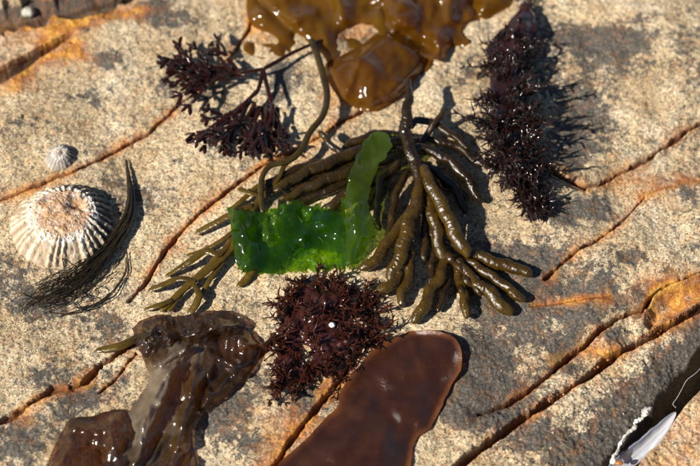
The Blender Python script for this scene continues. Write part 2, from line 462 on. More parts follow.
rust = np.clip(rust + blobs([(640, 180, 28, 16, .62), (690, 172, 30, 8, .5), (682, 286, 34, 18, 1.2), (655, 310, 18, 14, .5), (112, 14, 40, 10, 1.2), (55, 24, 44, 10, 1.0), (6, 26, 20, 9, 1.1), (60, 56, 34, 12, .5), (10, 92, 26, 8, .7), (50, 60, 30, 12, .5), (80, 42, 16, 14, .62),
   (18, 78, 20, 14, .6), (20, 40, 30, 10, .35), (334, 108, 14, 16, .6), (350, 30, 26, 14, .55), (262, 36, 14, 18, .42), (580, 299, 40, 5, .35), (610, 345, 26, 9, .5), (300, 425, 28, 20, .42), (250, 420, 20, 14, .2),
   (385, 345, 20, 10, .5), (205, 245, 40, 8, .25), (320, 160, 60, 10, .3), (600, 345, 26, 8, .3), (650, 455, 24, 24, .12), (690, 430, 26, 30, .18)]) * (0.75 + 0.5 * fbm(X * 90, Y * 90, 95, 2)), 0, 1)
rust = np.clip(rust + 0.22 * in_corner + 0.04 * in_block, 0, 1) * (1 - 0.75 * black)
rust = rust - 0.5 * in_block * ss(22 * mm, 9 * mm, gd)
wet = np.clip(blobs([(40, 12, 70, 14, .9), (20, 70, 34, 16, .8), (110, 16, 34, 8, .5), (570, 165, 30, 26, .5), (590, 190, 30, 12, .35), (460, 390, 26, 36, .75), (470, 350, 18, 24, .6), (240, 365, 36, 26, .6), (345, 20, 60, 34, .7), (660, 400, 14, 26, .6), (430, 190, 60, 60, .85), (330, 330, 50, 50, .4)])
              + 0.8 * ss(-2 * mm, -6 * mm, crack), 0, 1)
deep = np.clip(deep, 0, 1)

def lookup(A, x, y):
    x = np.asarray(x, float); y = np.asarray(y, float)
    i = np.clip(np.searchsorted(GX, x) - 1, 0, len(GX) - 2); j = np.clip(np.searchsorted(GY, y) - 1, 0, len(GY) - 2)
    fx = np.clip((x - GX[i]) / (GX[i + 1] - GX[i]), 0, 1); fy = np.clip((y - GY[j]) / (GY[j + 1] - GY[j]), 0, 1)
    return (A[i, j] * (1 - fx) + A[i + 1, j] * fx) * (1 - fy) + (A[i, j + 1] * (1 - fx) + A[i + 1, j + 1] * fx) * fy

def S(u, v, dh, A=None):
    """place on the ray of photo pixel (u, v) that is dh mm above the rock"""
    A = HS if A is None else A
    u, v, dh = np.broadcast_arrays(np.asarray(u, float), np.asarray(v, float), np.asarray(dh, float))
    z = dh * mm
    for _ in range(9):
        p = at_z(u, v, z)
        z = 0.35 * z + 0.65 * (lookup(A, p[..., 0], p[..., 1]) + dh * mm)
    return at_z(u, v, z)

ROCK = rock_material()
reg = np.zeros(X.shape, int)
reg[in_strip] = 1; reg[in_block] = 2; reg[in_corner] = 3
idx = np.arange(X.size).reshape(X.shape)
F = np.stack([idx[:-1, :-1], idx[1:, :-1], idx[1:, 1:], idx[:-1, 1:]], -1).reshape(-1, 4)
fr = reg[:-1, :-1].reshape(-1)
V = np.stack([X, Y, HZ], -1).reshape(-1, 3)
for r, (nm, lb) in enumerate([('rock_slab', 'pale sandy rock slab under all the seaweed'), ('rock_strip', 'narrow strip of speckled rock between two dark cracks'),
                              ('rock_block', 'speckled rock block sloping into the gap at lower right'), ('rock_corner', 'reddish rough rock in the lower right corner')]):
    ff = F[fr == r]
    used = np.unique(ff); remap = np.zeros(X.size, np.int64); remap[used] = np.arange(len(used))
    me = mesh_from(nm, V[used], remap[ff], ROCK)
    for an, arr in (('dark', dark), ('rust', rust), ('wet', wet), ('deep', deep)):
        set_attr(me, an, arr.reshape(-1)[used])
    o = bpy.data.objects.new(nm, me); COL.objects.link(o)
    o['kind'] = 'structure'; o['label'] = lb

# ------------------------------------------------------------------ builders for weed
def sheet(name, outer, holes, hfun, mat, parent, step=2.0, thick=0.45, origin=None, A=None, tonef=None, wob=1.6):
    """flat-lying blade: outline in photo pixels, height above the rock from hfun(u, v, d)"""
    outer = np.array(outer, float); holes = [np.array(h, float) for h in holes]
    def dense(p):                       # round the outline off
        q = np.vstack([p, p[:1]])
        return spline(np.vstack([q]), 6 * len(p))[:-1]
    rings = [dense(outer)] + [dense(h) for h in holes]
    for rg in rings:
        q_ = rg.copy(); rg[:, 0] += wob * fbm(q_[:, 0] * .09, q_[:, 1] * .09, 301, 3); rg[:, 1] += wob * fbm(q_[:, 0] * .09, q_[:, 1] * .09, 305, 3)
    u0, v0 = outer.min(0) - step; u1, v1 = outer.max(0) + step
    us = np.arange(u0, u1 + step, step); vs = np.arange(v0, v1 + step, step)
    U, Vv = np.meshgrid(us, vs, indexing='ij')
    cu = U[:-1, :-1] + step / 2; cv = Vv[:-1, :-1] + step / 2
    keep = inside(cu, cv, rings[0])
    for h in rings[1:]: keep &= ~inside(cu, cv, h)
    ids = np.arange(U.size).reshape(U.shape)
    Fq = np.stack([ids[:-1, :-1], ids[1:, :-1], ids[1:, 1:], ids[:-1, 1:]], -1)[keep]
    cnt = np.bincount(Fq.ravel(), minlength=U.size)
    bnd = (cnt > 0) & (cnt < 4)
    uu = U.ravel().copy(); vv = Vv.ravel().copy()
    allseg = rings
    bi = np.where(bnd)[0]
    bu, bv = uu[bi], vv[bi]
    bestd = np.full(len(bi), 1e9); nu = bu.copy(); nv = bv.copy()
    for rg in allseg:
        n = len(rg)
        for i in range(n):
            a = rg[i]; b = rg[(i + 1) % n]; d = b - a
            t = np.clip(((bu - a[0]) * d[0] + (bv - a[1]) * d[1]) / (d @ d + 1e-12), 0, 1)
            qx = a[0] + t * d[0]; qy = a[1] + t * d[1]; dist = np.hypot(bu - qx, bv - qy)
            k = dist < bestd
            bestd[k] = dist[k]; nu[k] = qx[k]; nv[k] = qy[k]
    uu[bi] = nu; vv[bi] = nv
    used = np.unique(Fq); remap = np.zeros(U.size, np.int64); remap[used] = np.arange(len(used))
    uu = uu[used]; vv = vv[used]; Fq = remap[Fq]
    d = np.full(len(uu), 1e9)
    for rg in rings: d = np.minimum(d, pdist(uu, vv, rg, True)[0])
    P = S(uu, vv, hfun(uu, vv, d), A)
    mb = MB().add(P, Fq[:, ::-1], None if tonef is None else tonef(uu, vv, d))
    o = mb.build(name, mat, parent, origin)
    if thick: md = o.modifiers.new('thickness', 'SOLIDIFY'); md.thickness = thick * mm; md.offset = -1
    return o

def loft(name, rows, mat, parent, origin, nu=60, nv=60, amp=0.0, freq=0.08, seed=1, thick=0.3, ragged=0.0, crease=0.0):
    """bicubic sheet through a grid of (u, v, h) control points, so it can fold over itself"""
    R = [spline(np.array(r, float), nv) for r in rows]
    R = np.stack(R, 0)
    C = np.stack([spline_uniform(R[:, j], nu) for j in range(nv)], 1)
    if crease:
        q = np.linspace(0, len(rows) - 1, nu)
        lin = np.stack([np.stack([np.interp(q, np.arange(len(rows)), R[:, j, c]) for c in range(3)], -1) for j in range(nv)], 1)
        C = C * (1 - crease) + lin * crease
    U, Vv, Hq = C[..., 0].copy(), C[..., 1].copy(), C[..., 2].copy()
    if amp: Hq += amp * (0.6 - 1.4 * np.abs(fbm(U * freq, Vv * freq, seed, 2, 0.4)) + 0.35 * fbm(U * freq * 2.2, Vv * freq * 1.2, seed + 2, 2, 0.4))
    if ragged:
        e = np.linspace(0, 1, nv)[None, :]; k = np.exp(-e / 0.05) + np.exp(-(1 - e) / 0.05)
        s = np.linspace(0, 1, nu)[:, None] * 9
        U += ragged * k * fbm(s * 1.6, s * 0 + e * 3, seed + 5, 3); Vv += ragged * k * fbm(s * 1.6 + 40, s * 0 + e * 3, seed + 6, 3)
    P = S(U, Vv, np.maximum(Hq, 0.35))
    o = MB().add(P.reshape(-1, 3), grid_faces(nu, nv)).build(name, mat, parent, origin)
    if thick: md = o.modifiers.new('thickness', 'SOLIDIFY'); md.thickness = thick * mm; md.offset = 0
    return o

def spline_uniform(p, n):
    p = np.asarray(p, float); m = len(p)
    if m == 2: return p[0] + np.linspace(0, 1, n)[:, None] * (p[1] - p[0])
    q = np.vstack([2 * p[0] - p[1], p, 2 * p[-1] - p[-2]])
    s = np.linspace(0, m - 1, n); i = np.clip(s.astype(int), 0, m - 2); t = (s - i)[:, None]
    a, b, c, d = q[i], q[i + 1], q[i + 2], q[i + 3]
    return 0.5 * (2 * b + (c - a) * t + (2 * a - 5 * b + 4 * c - d) * t ** 2 + (3 * b - a - 3 * c + d) * t ** 3)

def path(pts, n):
    """(u, v, h) photo points -> smooth path in the place"""
    c = spline(np.array(pts, float), n)
    return S(c[:, 0], c[:, 1], c[:, 2])

def root_of(u, v):
    return tuple(S(np.array(float(u)), np.array(float(v)), 0.0))

# ================================================================== LIMPETS
def limpet_material(name, rib_hi, rib_lo, cap_a, cap_b):
    m, nt = new_mat(name); k = N(nt); v = k.obj()
    rib = k.attr('rib'); cap = k.attr('cap'); crust = k.attr('crust'); pigment_shade = k.attr('tone')
    n1 = k.noise(v, 300, 4, 0.7)
    col = k.mix(rib, rib_lo, rib_hi)
    col = k.mix(k.math('MULTIPLY', k.ramp(k.noise(v, 140, 4), [(0.45, 0.0), (0.7, 1.0)]), 0.35), col, (0.5, 0.36, 0.22))
    capc = k.ramp(k.noise(v, 170, 6, 0.72), [(0.34, cap_b), (0.5, cap_a), (0.7, (0.52, 0.36, 0.21))])
    col = k.mix(cap, col, capc)
    cr = k.math('MULTIPLY', crust, k.ramp(k.noise(v, 700, 3), [(0.35, 0.1), (0.55, 1.0)]))
    col = k.mix(cr, col, (0.8, 0.77, 0.71))
    col = k.mix(pigment_shade, col, (0.03, 0.03, 0.035))  # groove pigment together with the painted shade of the far side
    b = k.node('ShaderNodeBsdfPrincipled')
    k.put(b.inputs['Base Color'], col); b.inputs['Roughness'].default_value = 0.6
    b.inputs['Specular IOR Level'].default_value = 0.4
    k.put(b.inputs['Normal'], k.bump(k.noise(v, 1100, 4, 0.7), 0.5, 0.0006))
    k.out(b.outputs[0])
    return m

def limpet(name, label, u, v, rx, ry, height, apex, nrib, rot, plateau, mat, seed, group=None, ribamp=0.055):
    NA, NR = 420, 110
    c = root_of(u, v)
    a = np.linspace(0, 2 * np.pi, NA, endpoint=False)[:, None]; r = np.linspace(0.0, 1, NR)[None, :]
    wob = 1 + 0.07 * pn(np.cos(a) * 1.5, np.sin(a) * 1.5, seed) + 0.03 * pn(np.cos(a) * 5, np.sin(a) * 5, seed + 1)
    ph = a * nrib + 2.6 * pn(np.cos(a) * 2.6, np.sin(a) * 2.6, seed + 3)
    rib = 0.5 + 0.5 * np.cos(ph + 0 * r)
    rib = rib ** 0.8 * np.clip(0.85 + 0.6 * fbm(np.cos(a) * (1 + 3 * r), np.sin(a) * (1 + 3 * r), seed + 2, 3), 0.15, 1.15)
    lane = np.floor((ph + np.pi) / (2 * np.pi))
    bead = pn(r * 26 + lane * 3.7, lane * 1.9 + 0 * r, seed + 4)
    scal = 1 + (0.018 * rib - 0.01) * ss(0.4, 1, r)
    ax, ay = apex
    px = rx * r * np.cos(a) * wob * scal + ax * (1 - r) ** 1.2
    py = ry * r * np.sin(a) * wob * scal + ay * (1 - r) ** 1.2
    prof = (1 - r ** 1.35) * 0.62 + 0.38 * np.sqrt(np.clip(1 - r ** 2.2, 0, 1))
    z = height * prof
    pl = plateau * height
    noi = fbm(px / (0.16 * rx), py / (0.16 * rx), seed + 6, 4, 0.6)
    cap = ss(pl * 0.99, pl * 1.06, z + 0.12 * height * noi - 0.05 * height * np.cos(a - 0.5))
    z = np.where(z > pl, pl + (z - pl) * 0.25, z) + cap * height * 0.045 * fbm(px / (0.16 * rx), py / (0.13 * rx), seed + 7, 4, 0.55)
    hol = np.exp(-(((px - ax - 0.12 * rx) / (0.2 * rx)) ** 2 + ((py - ay - 0.1 * ry) / (0.18 * ry)) ** 2))
    z = z - 0.22 * height * hol * (plateau < 0.9)
    z = z + (1 - cap) * ss(0.12, 0.5, r) * (rib - 0.5) * ribamp * rx * (0.8 + 0.7 * pn(lane * 1.37, lane * 0 + 0.5, seed + 14)) * (0.45 + 0.55 * r) * (1 + 0.45 * bead)
    z = z + (1 - cap) * 0.012 * height * np.sin(r * 60 + 3 * pn(np.cos(a) * 2, np.sin(a) * 2, seed + 8)) * ss(.4, .7, r)
    z = z + (1 - cap) * 0.035 * height * fbm(px / (0.1 * rx), py / (0.1 * rx), seed + 9, 3, 0.6)
    crust = np.exp(-((z - pl * 0.96) / (0.11 * height)) ** 2) * (1 - 0.75 * cap)
    crust = np.clip(crust * (0.9 + 1.3 * noi), 0, 1)
    z = z + crust * height * 0.04 * np.abs(fbm(px / (0.05 * rx), py / (0.05 * rx), seed + 12, 3, 0.6))
    gx = np.cos(rot) * px - np.sin(rot) * py + c[0]; gy = np.sin(rot) * px + np.cos(rot) * py + c[1]
    base = lookup(HZ, c[0] + (gx - c[0]) * 1.0, gy)
    bs = lookup(HS, gx, gy)
    zz = bs + z - 0.4 * mm
    P = np.stack([gx, gy, zz], -1)
    # underside rim
    rim = P[:, -1:].copy(); rim[..., 2] -= 3 * mm
    P = np.concatenate([P, rim], 1)
    NR2 = NR + 1
    i, j = np.meshgrid(np.arange(NA), np.arange(NR2 - 1), indexing='ij'); i2 = (i + 1) % NA
    Ff = np.stack([i * NR2 + j, i * NR2 + j + 1, i2 * NR2 + j + 1, i2 * NR2 + j], -1).reshape(-1, 4)
    ext = lambda q: np.concatenate([np.broadcast_to(q, (NA, NR)), np.broadcast_to(q, (NA, NR))[:, -1:]], 1).ravel()
    # dark groove pigment, deepened with painted shade on the side away from the sun
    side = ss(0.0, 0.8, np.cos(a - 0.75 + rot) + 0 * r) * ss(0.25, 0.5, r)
    groove_shade = np.clip(side * (1 - 0.95 * np.clip(rib + 0.35 * bead, 0, 1) ** 0.7) * 1.5 + 0.2 * (1 - rib) * ss(.3, .6, r), 0, 0.93) * (1 - cap) * (1 - crust)
    ribc = np.clip(rib * (1 - cap) * (0.8 + 0.4 * bead), 0, 1)
    o = bpy.data.objects.new(name, None)
    t = thing(name, label, 'limpet', c, group)
    mb = MB().add(P.reshape(-1, 3), Ff, ext(groove_shade))
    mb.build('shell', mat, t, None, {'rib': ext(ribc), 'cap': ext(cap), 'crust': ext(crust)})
    for ch in t.children: ch.matrix_parent_inverse = t.matrix_world.inverted()
    return t

def settle(t):
    """children were built in place: undo the parent's offset"""
    for ch in t.children:
        ch.location = Vector(ch.location) - Vector(t.location)

LM = limpet_material('limpet_shell', (0.66, 0.56, 0.40), (0.30, 0.21, 0.13), (0.38, 0.21, 0.095), (0.13, 0.05, 0.025))
LS = limpet_material('limpet_grey_shell', (0.5, 0.47, 0.42), (0.24, 0.21, 0.18), (0.44, 0.36, 0.28), (0.25, 0.2, 0.17))
t = limpet('limpet', 'large ribbed cream limpet shell with worn orange top, gripping the rock', 62, 226, 24.0 * mm, 22.5 * mm, 15.5 * mm, (5.5 * mm, 2.5 * mm), 33, 0.1, 0.66, LM, 21)
t2 = limpet('limpet', 'small smooth grey limpet just above the large ribbed one', 60, 157, 6.3 * mm, 7.8 * mm, 4.8 * mm, (0.2 * mm, 0.6 * mm), 19, -0.6, 0.8, LS, 33, None, 0.02)
for q in (t, t2):
    for ch in q.children: ch.matrix_parent_inverse.identity()
    settle(q)

# pebble in the crack at the top left
def pebble(name, label, cat, u, v, h, r, mat, seed, sq=(1, .85, .7)):
    c = np.array(S(np.array(float(u)), np.array(float(v)), h, HZ))
    th = np.linspace(0, np.pi, 26)[:, None]; a = np.linspace(0, 2 * np.pi, 40, endpoint=False)[None, :]
    d = np.stack([np.sin(th) * np.cos(a), np.sin(th) * np.sin(a), np.cos(th) + 0 * a], -1)
    k = 1 + 0.16 * pn(d[..., 0] * 1.7 + d[..., 2], d[..., 1] * 1.7 - d[..., 2], seed) + 0.05 * pn(d[..., 0] * 6 + d[..., 2] * 3, d[..., 1] * 6, seed + 1)
    P = d * k[..., None] * r * mm * np.array(sq)
    i, j = np.meshgrid(np.arange(25), np.arange(40), indexing='ij'); j2 = (j + 1) % 40
    Ff = np.stack([i * 40 + j, (i + 1) * 40 + j, (i + 1) * 40 + j2, i * 40 + j2], -1).reshape(-1, 4)
    o = MB().add(P.reshape(-1, 3) + c, Ff).build(name, mat, None, tuple(c))
    return tag(o, label, cat) if label else o

def stone_material(name, a, b, rough=0.6):
    m, nt = new_mat(name); k = N(nt); v = k.obj()
    col = k.ramp(k.noise(v, 260, 5, 0.65), [(0.35, a), (0.65, b)])
    p = k.node('ShaderNodeBsdfPrincipled'); k.put(p.inputs['Base Color'], col); p.inputs['Roughness'].default_value = rough
    k.put(p.inputs['Normal'], k.bump(k.noise(v, 900, 4, 0.7), 0.4, 0.0006)); k.out(p.outputs[0])
    return m
PEB = stone_material('pale_pebble', (0.26, 0.25, 0.19), (0.52, 0.5, 0.42))
pebble('pebble', 'pale grey pebble wedged in the dark wet crack at top left', 'pebble', 28, 12, 2.0, 3.3, PEB, 5)

# ================================================================== KELP BLADE AT THE TOP
def ridge(u, v, a, b, w, h):
    d, _ = pdist(np.asarray(u), np.asarray(v), np.array([a, b], float)); return h * np.exp(-(d / w) ** 2)
GOLD = weed_material('golden_kelp', (0.070, 0.032, 0.002), (0.14, 0.070, 0.004), (0.58, 0.29, 0.015), trans=0.45, rough=0.2, coat=0.5, nscale=45, bump=0.18, bscale=420, bdist=0.0006, wrinkle=90)
GOLD2 = weed_material('amber_kelp', (0.066, 0.027, 0.002), (0.12, 0.053, 0.004), (0.52, 0.22, 0.015), trans=0.4, rough=0.2, coat=0.5, nscale=40, bump=0.2, bscale=520, bdist=0.0006, wrinkle=120)
t = thing('kelp', 'glossy golden brown kelp spread along the top edge of the rock', 'seaweed', root_of(390, 30))
def hA(u, v, d):
    return 1.2 + 3.2 * ss(0, 30, d) + 3.6 * fbm(u * 0.024, v * 0.024, 101, 3) - 3.0 * ridge(u, v, (260, 2), (302, 40), 5, 1.0) + 4 * ridge(u, v, (330, -20), (345, 18), 9, 1.0) + 2.6 * np.exp(-((u - 300) / 16) ** 2 - ((v - 18) / 10) ** 2) + 1.2 * np.exp(-(((u - 262) * .5 + (v - 12) * .87) / 5) ** 2)
sheet('blade', [(247, -60), (246, 0), (248, 20), (256, 28), (267, 32), (277, 39), (277, 45), (262, 43), (246, 43), (244, 50), (256, 57), (270, 58), (287, 54), (302, 43), (312, 44), (320, 52), (329, 62), (337, 55), (352, 48), (366, 52), (386, 44), (396, 20), (398, -60)],
      [[(339, 33), (346, 25), (356, 22), (370, 24), (377, 29), (378, 37), (367, 45), (353, 39), (343, 38)]], hA, GOLD, t, 2.0, 0)
def hB(u, v, d):
    e = ((u - 376) / 58) ** 2 + ((v - 70) / 46) ** 2
    return 1.0 + 10.5 * np.clip(1 - e, 0, 1) ** 0.8 * ss(0, 12, d) + 2.0 * fbm(u * 0.035, v * 0.035, 111, 3) + 1.5 * np.exp(-(((u - 352) + (v - 80) * .35) / 4) ** 2) * ss(2, 12, d)
sheet('blade', [(362, 44), (344, 54), (327, 64), (325, 75), (333, 90), (345, 103), (363, 112), (384, 107), (405, 94), (420, 78), (430, 66), (430, 52), (410, 36), (388, 28), (376, 34)], [], hB, GOLD2, t, 2.0, 0)
def hC(u, v, d):
    return 2.0 + 7.0 * ss(0, 34, d) * (0.6 + 0.4 * ss(480, 420, u)) + 3.6 * fbm(u * 0.03, v * 0.03, 121, 3) - 4 * ridge(u, v, (402, 34), (432, 50), 6, 1.0) + 3.0 * np.exp(-(((u - 405) * .86 - (v - 30) * .5) / 9) ** 2) + 2 * np.exp(-(((u - 445) * .9 + (v - 25) * .3) / 7) ** 2)
sheet('blade', [(352, -60), (360, 0), (372, 18), (382, 34), (400, 44), (420, 54), (434, 60), (448, 55), (460, 48), (470, 40), (461, 34), (464, 22), (473, 15), (480, -10), (482, -60)], [], hC, GOLD2, t, 2.0, 0)
def hD(u, v, d): return 1.5 + 4 * ss(0, 14, d) + 1.5 * fbm(u * 0.04, v * 0.04, 131, 3)
sheet('blade', [(470, -60), (472, -10), (474, 14), (484, 18), (494, 18), (500, 12), (511, 4), (516, -12), (518, -60)], [], hD, GOLD, t, 2.0, 0)
settle(t)

# ================================================================== BROWN STALK ARCHING BELOW THE KELP
OLIVE = weed_material('olive_weed', (0.034, 0.019, 0.002), (0.07, 0.042, 0.004), rough=0.2, coat=0.15, nscale=160, bump=0.5, bscale=900, bdist=0.0005, sss=0.12, tone=(0.088, 0.053, 0.003), fres_rough=0.05)
DOLIVE = weed_material('dark_olive_weed', (0.012, 0.007, 0.002), (0.032, 0.019, 0.003), rough=0.16, coat=0.2, nscale=160, bump=0.5, bscale=900, bdist=0.0005, tone=(0.06, 0.038, 0.004), fres_rough=0.05)
def strap(name, pts, w, mat, parent, flat=0.55, n=None, tip=0.5, tone=(0, 1), taper0=1.0, bumps=0.04, seed=0):
    n = n or max(14, int(len(pts) * 14))
    P = path(pts, n); s = np.linspace(0, 1, n)
    R = np.interp(s, np.linspace(0, 1, len(w)), w) / 2 / PXM if hasattr(w, '__len__') else np.full(n, w / 2 / PXM)
    L = np.concatenate([[0], np.cumsum(np.linalg.norm(np.diff(P, axis=0), axis=1))])
    dtip = (L[-1] - L) / (R * 1.6); R = R * np.sqrt(np.clip(1 - (1 - np.clip(dtip, 0, 1)) ** 2, 0.02, 1))
    dt0 = L / (R + 1e-9) / 1.4; R = R * np.where(taper0 < 1, np.sqrt(np.clip(1 - (1 - np.clip(dt0, 0, 1)) ** 2, 0.02, 1)), 1)
    lump = lambda n_, a: 1 + bumps * pn(L[:, None] / 0.002 + seed * 3.1, np.cos(a)[None, :] * 1.5 + seed, seed)
    Vv, Ff = sweep(P, R, 12, flat, lump=lump)
    tn = np.concatenate([np.repeat(np.interp(s, [0, 1], tone), 12), [tone[0], tone[1]]])
    return MB().add(Vv, Ff, tn).build(name, mat, parent)

t = thing('seaweed_stalk', 'thin olive stalk curving down from the kelp towards the green sheet', 'seaweed', root_of(322, 100))
strap('stalk', [(311, 40, 4), (317, 54, 5), (323, 75, 6), (327, 95, 7), (323, 115, 8), (310, 132, 9), (301, 150, 9), (288, 161, 8.5), (270, 166, 8.5), (262, 178, 8), (261, 195, 8), (263, 214, 7)], [8, 7.5, 7, 7, 6, 5.5], DOLIVE, t, 0.8, 90, tone=(0.3, 0.7), seed=3)
strap('side_branch', [(290, 160, 8.5), (284, 166, 7), (279, 178, 5), (272, 186, 4)], [6, 5, 4], DOLIVE, t, 0.8, 30, tone=(0.4, 0.8), seed=4)
settle(t)

# ================================================================== FINGER SEAWEED
FING = weed_material('finger_weed', (0.016, 0.006, 0.0008), (0.040, 0.020, 0.0016), rough=0.13, coat=0.15, nscale=190, bump=0.5, bscale=1000, bdist=0.0006, sss=0.15, tone=(0.074, 0.043, 0.0016), fres_rough=0.05)
DFING = weed_material('dark_finger_weed', (0.007, 0.0035, 0.0015), (0.022, 0.011, 0.002), rough=0.13, coat=0.2, nscale=190, bump=0.5, bscale=1000, bdist=0.0006, tone=(0.045, 0.027, 0.003), fres_rough=0.05)
def finger(pts, w, mat, parent, tone=(0.0, 1.0), seed=0, flat=0.92, name='finger'):
    P0 = path(pts, 40)
    L0 = np.linalg.norm(np.diff(P0, axis=0), axis=1).sum()
    n = max(24, int(L0 / (0.34 * mm)))
    P = path(pts, n); s = np.linspace(0, 1, n)
    R = 0.86 * np.interp(s, np.linspace(0, 1, len(w)), w) / 2 / PXM
    L = np.concatenate([[0], np.cumsum(np.linalg.norm(np.diff(P, axis=0), axis=1))])
    wig = np.stack([pn(L / 0.009 + seed, L * 0 + 1, 7), pn(L / 0.009 + seed, L * 0 + 5, 9), 0 * L], -1) * 0.0014
    P = P + wig
    R0 = R.copy()
    dt = (L[-1] - L) / (R0 * 2.0); R = R * np.sqrt(np.clip(1 - (1 - np.clip(dt, 0, 1)) ** 2, 0.015, 1))
    d0 = L / R0; R = R * np.sqrt(np.clip(1 - (1 - np.clip(d0, 0, 1)) ** 2, 0.03, 1))
    seg = 32
    def lump(n_, a):
        ring = pn(L[:, None] / 0.00125 + 0.35 * np.sin(a * 1.0 + seed)[None, :] + seed * 5, 0 * a[None, :] + seed, 20 + seed)
        ring2 = pn(L[:, None] / 0.0034 + seed, np.cos(a)[None, :] * 1.1 + seed * 2, 40 + seed)
        nod = pn(L[:, None] / 0.0010 + seed * 2, np.sin(a + 0.4)[None, :] * 3.8 + np.cos(a)[None, :] * 2.6, 60 + seed)
        return 1 + 0.04 * ring + 0.08 * ring2 + 0.20 * np.clip(nod - 0.1, 0, 1)
    Vv, Ff = sweep(P, R, seg, flat, lump=lump)
    tv = np.interp(s, [0, 1], tone)
    tn = np.concatenate([np.repeat(tv, seg), [tone[0], tone[1]]])
    return MB().add(Vv, Ff, tn).build(name, mat, parent)

t = thing('finger_seaweed', 'olive brown finger seaweed with fat ringed branches fanning over the rock centre', 'seaweed', root_of(418, 180))
# the dark upright stem and the branches hanging from its foot
finger([(424, 190, 9), (417, 168, 12), (409, 145, 15), (406, 120, 17), (408, 98, 18), (411, 79, 18)], [15, 16, 15, 14, 11, 5], DFING, t, (0.1, 0.0), 1, name='stem')
finger([(421, 178, 12), (416, 205, 11), (408, 230, 9), (400, 255, 7), (391, 283, 4)], [12, 16, 18, 17, 13], FING, t, (0.15, 0.85), 2)
finger([(423, 165, 14), (430, 182, 15), (442, 206, 14), (455, 232, 11), (469, 257, 8)], [11, 15, 17, 17, 13], FING, t, (0.4, 1.0), 3)
finger([(424, 185, 9), (431, 210, 9), (438, 235, 8), (444, 262, 6)], [12, 15, 15, 13], FING, t, (0.2, 0.75), 4)
finger([(447, 252, 6), (440, 275, 5.5), (428, 300, 4.5), (411, 325, 3.2)], [10, 14, 15, 12], FING, t, (0.35, 0.95), 5)
finger([(452, 255, 7), (459, 275, 5), (464, 295, 4), (465, 320, 3)], [9, 10, 11, 10], FING, t, (0.2, 0.85), 6)
finger([(458, 258, 8), (472, 278, 6), (490, 295, 5), (513, 315, 3.6)], [9, 13, 16, 14], FING, t, (0.15, 0.7), 7)
finger([(455, 245, 7), (480, 258, 5), (508, 266, 4), (534, 275, 3.4)], [9, 13, 14, 11], FING, t, (0.1, 0.45), 8)
finger([(462, 260, 6), (486, 272, 5), (505, 286, 4), (526, 301, 3)], [8, 11, 12, 11], FING, t, (0.1, 0.55), 9)
finger([(414, 205, 9), (400, 226, 7.5), (383, 250, 5), (362, 272, 3.4)], [10, 13, 14, 12], FING, t, (0.15, 0.75), 10)
finger([(402, 270, 5), (392, 284, 4), (377, 293, 3.2)], [11, 13, 12], FING, t, (0.4, 0.85), 11)
finger([(414, 250, 6), (408, 275, 4.5), (401, 306, 3)], [9, 12, 10], FING, t, (0.25, 0.75), 12)
finger([(400, 160, 10), (384, 176, 8), (378, 195, 6), (377, 232, 4)], [9, 9, 8.5, 7], DFING, t, (0.2, 0.7), 13)
finger([(412, 150, 13), (430, 150, 12), (452, 163, 9), (468, 182, 6), (483, 203, 3)], [9, 12, 12, 11, 7], DFING, t, (0.0, 0.15), 14)
finger([(415, 160, 10), (436, 172, 8), (455, 190, 6), (468, 215, 4)], [9, 11, 11, 8], DFING, t, (0.0, 0.2), 15)
finger([(410, 128, 10), (418, 120, 10), (432, 124, 9), (452, 134, 7), (470, 150, 4)], [7, 9, 10, 9, 6], DFING, t, (0.0, 0.1), 16)
finger([(420, 143, 9), (428, 132, 10), (445, 110, 13)], [8, 8, 6.5], DFING, t, (0.0, 0.55), 17)
finger([(428, 196, 7), (442, 215, 5), (452, 235, 4)], [9, 10, 8], DFING, t, (0.0, 0.2), 18)
finger([(420, 188, 6), (425, 225, 4.5), (424, 262, 4)], [8, 9, 8], DFING, t, (0.0, 0.3), 19)
# branches running to the left
finger([(408, 142, 9), (390, 143, 9), (362, 150, 8), (330, 162, 7), (300, 176, 6), (272, 190, 5)], [10, 14, 15, 15, 13, 9], DFING, t, (0.1, 0.75), 20)
finger([(406, 152, 7), (385, 160, 7), (357, 168, 6), (325, 181, 5), (300, 190, 4.5), (279, 200, 4)], [10, 13, 14, 14, 12, 8], DFING, t, (0.1, 0.75), 21)
finger([(400, 165, 7), (375, 178, 6), (350, 194, 5), (322, 212, 3.5)], [10, 13, 14, 11], DFING, t, (0.1, 0.55), 22)
finger([(348, 158, 8), (334, 148, 9), (319, 131, 9)], [8, 8, 7], DFING, t, (0.2, 0.9), 23)
finger([(404, 135, 9), (385, 134, 8), (360, 140, 6), (338, 150, 4)], [9, 11, 11, 8], DFING, t, (0.0, 0.3), 24)
finger([(398, 168, 4), (372, 195, 3), (352, 222, 3)], [9, 11, 9], DFING, t, (0.1, 0.4), 25)
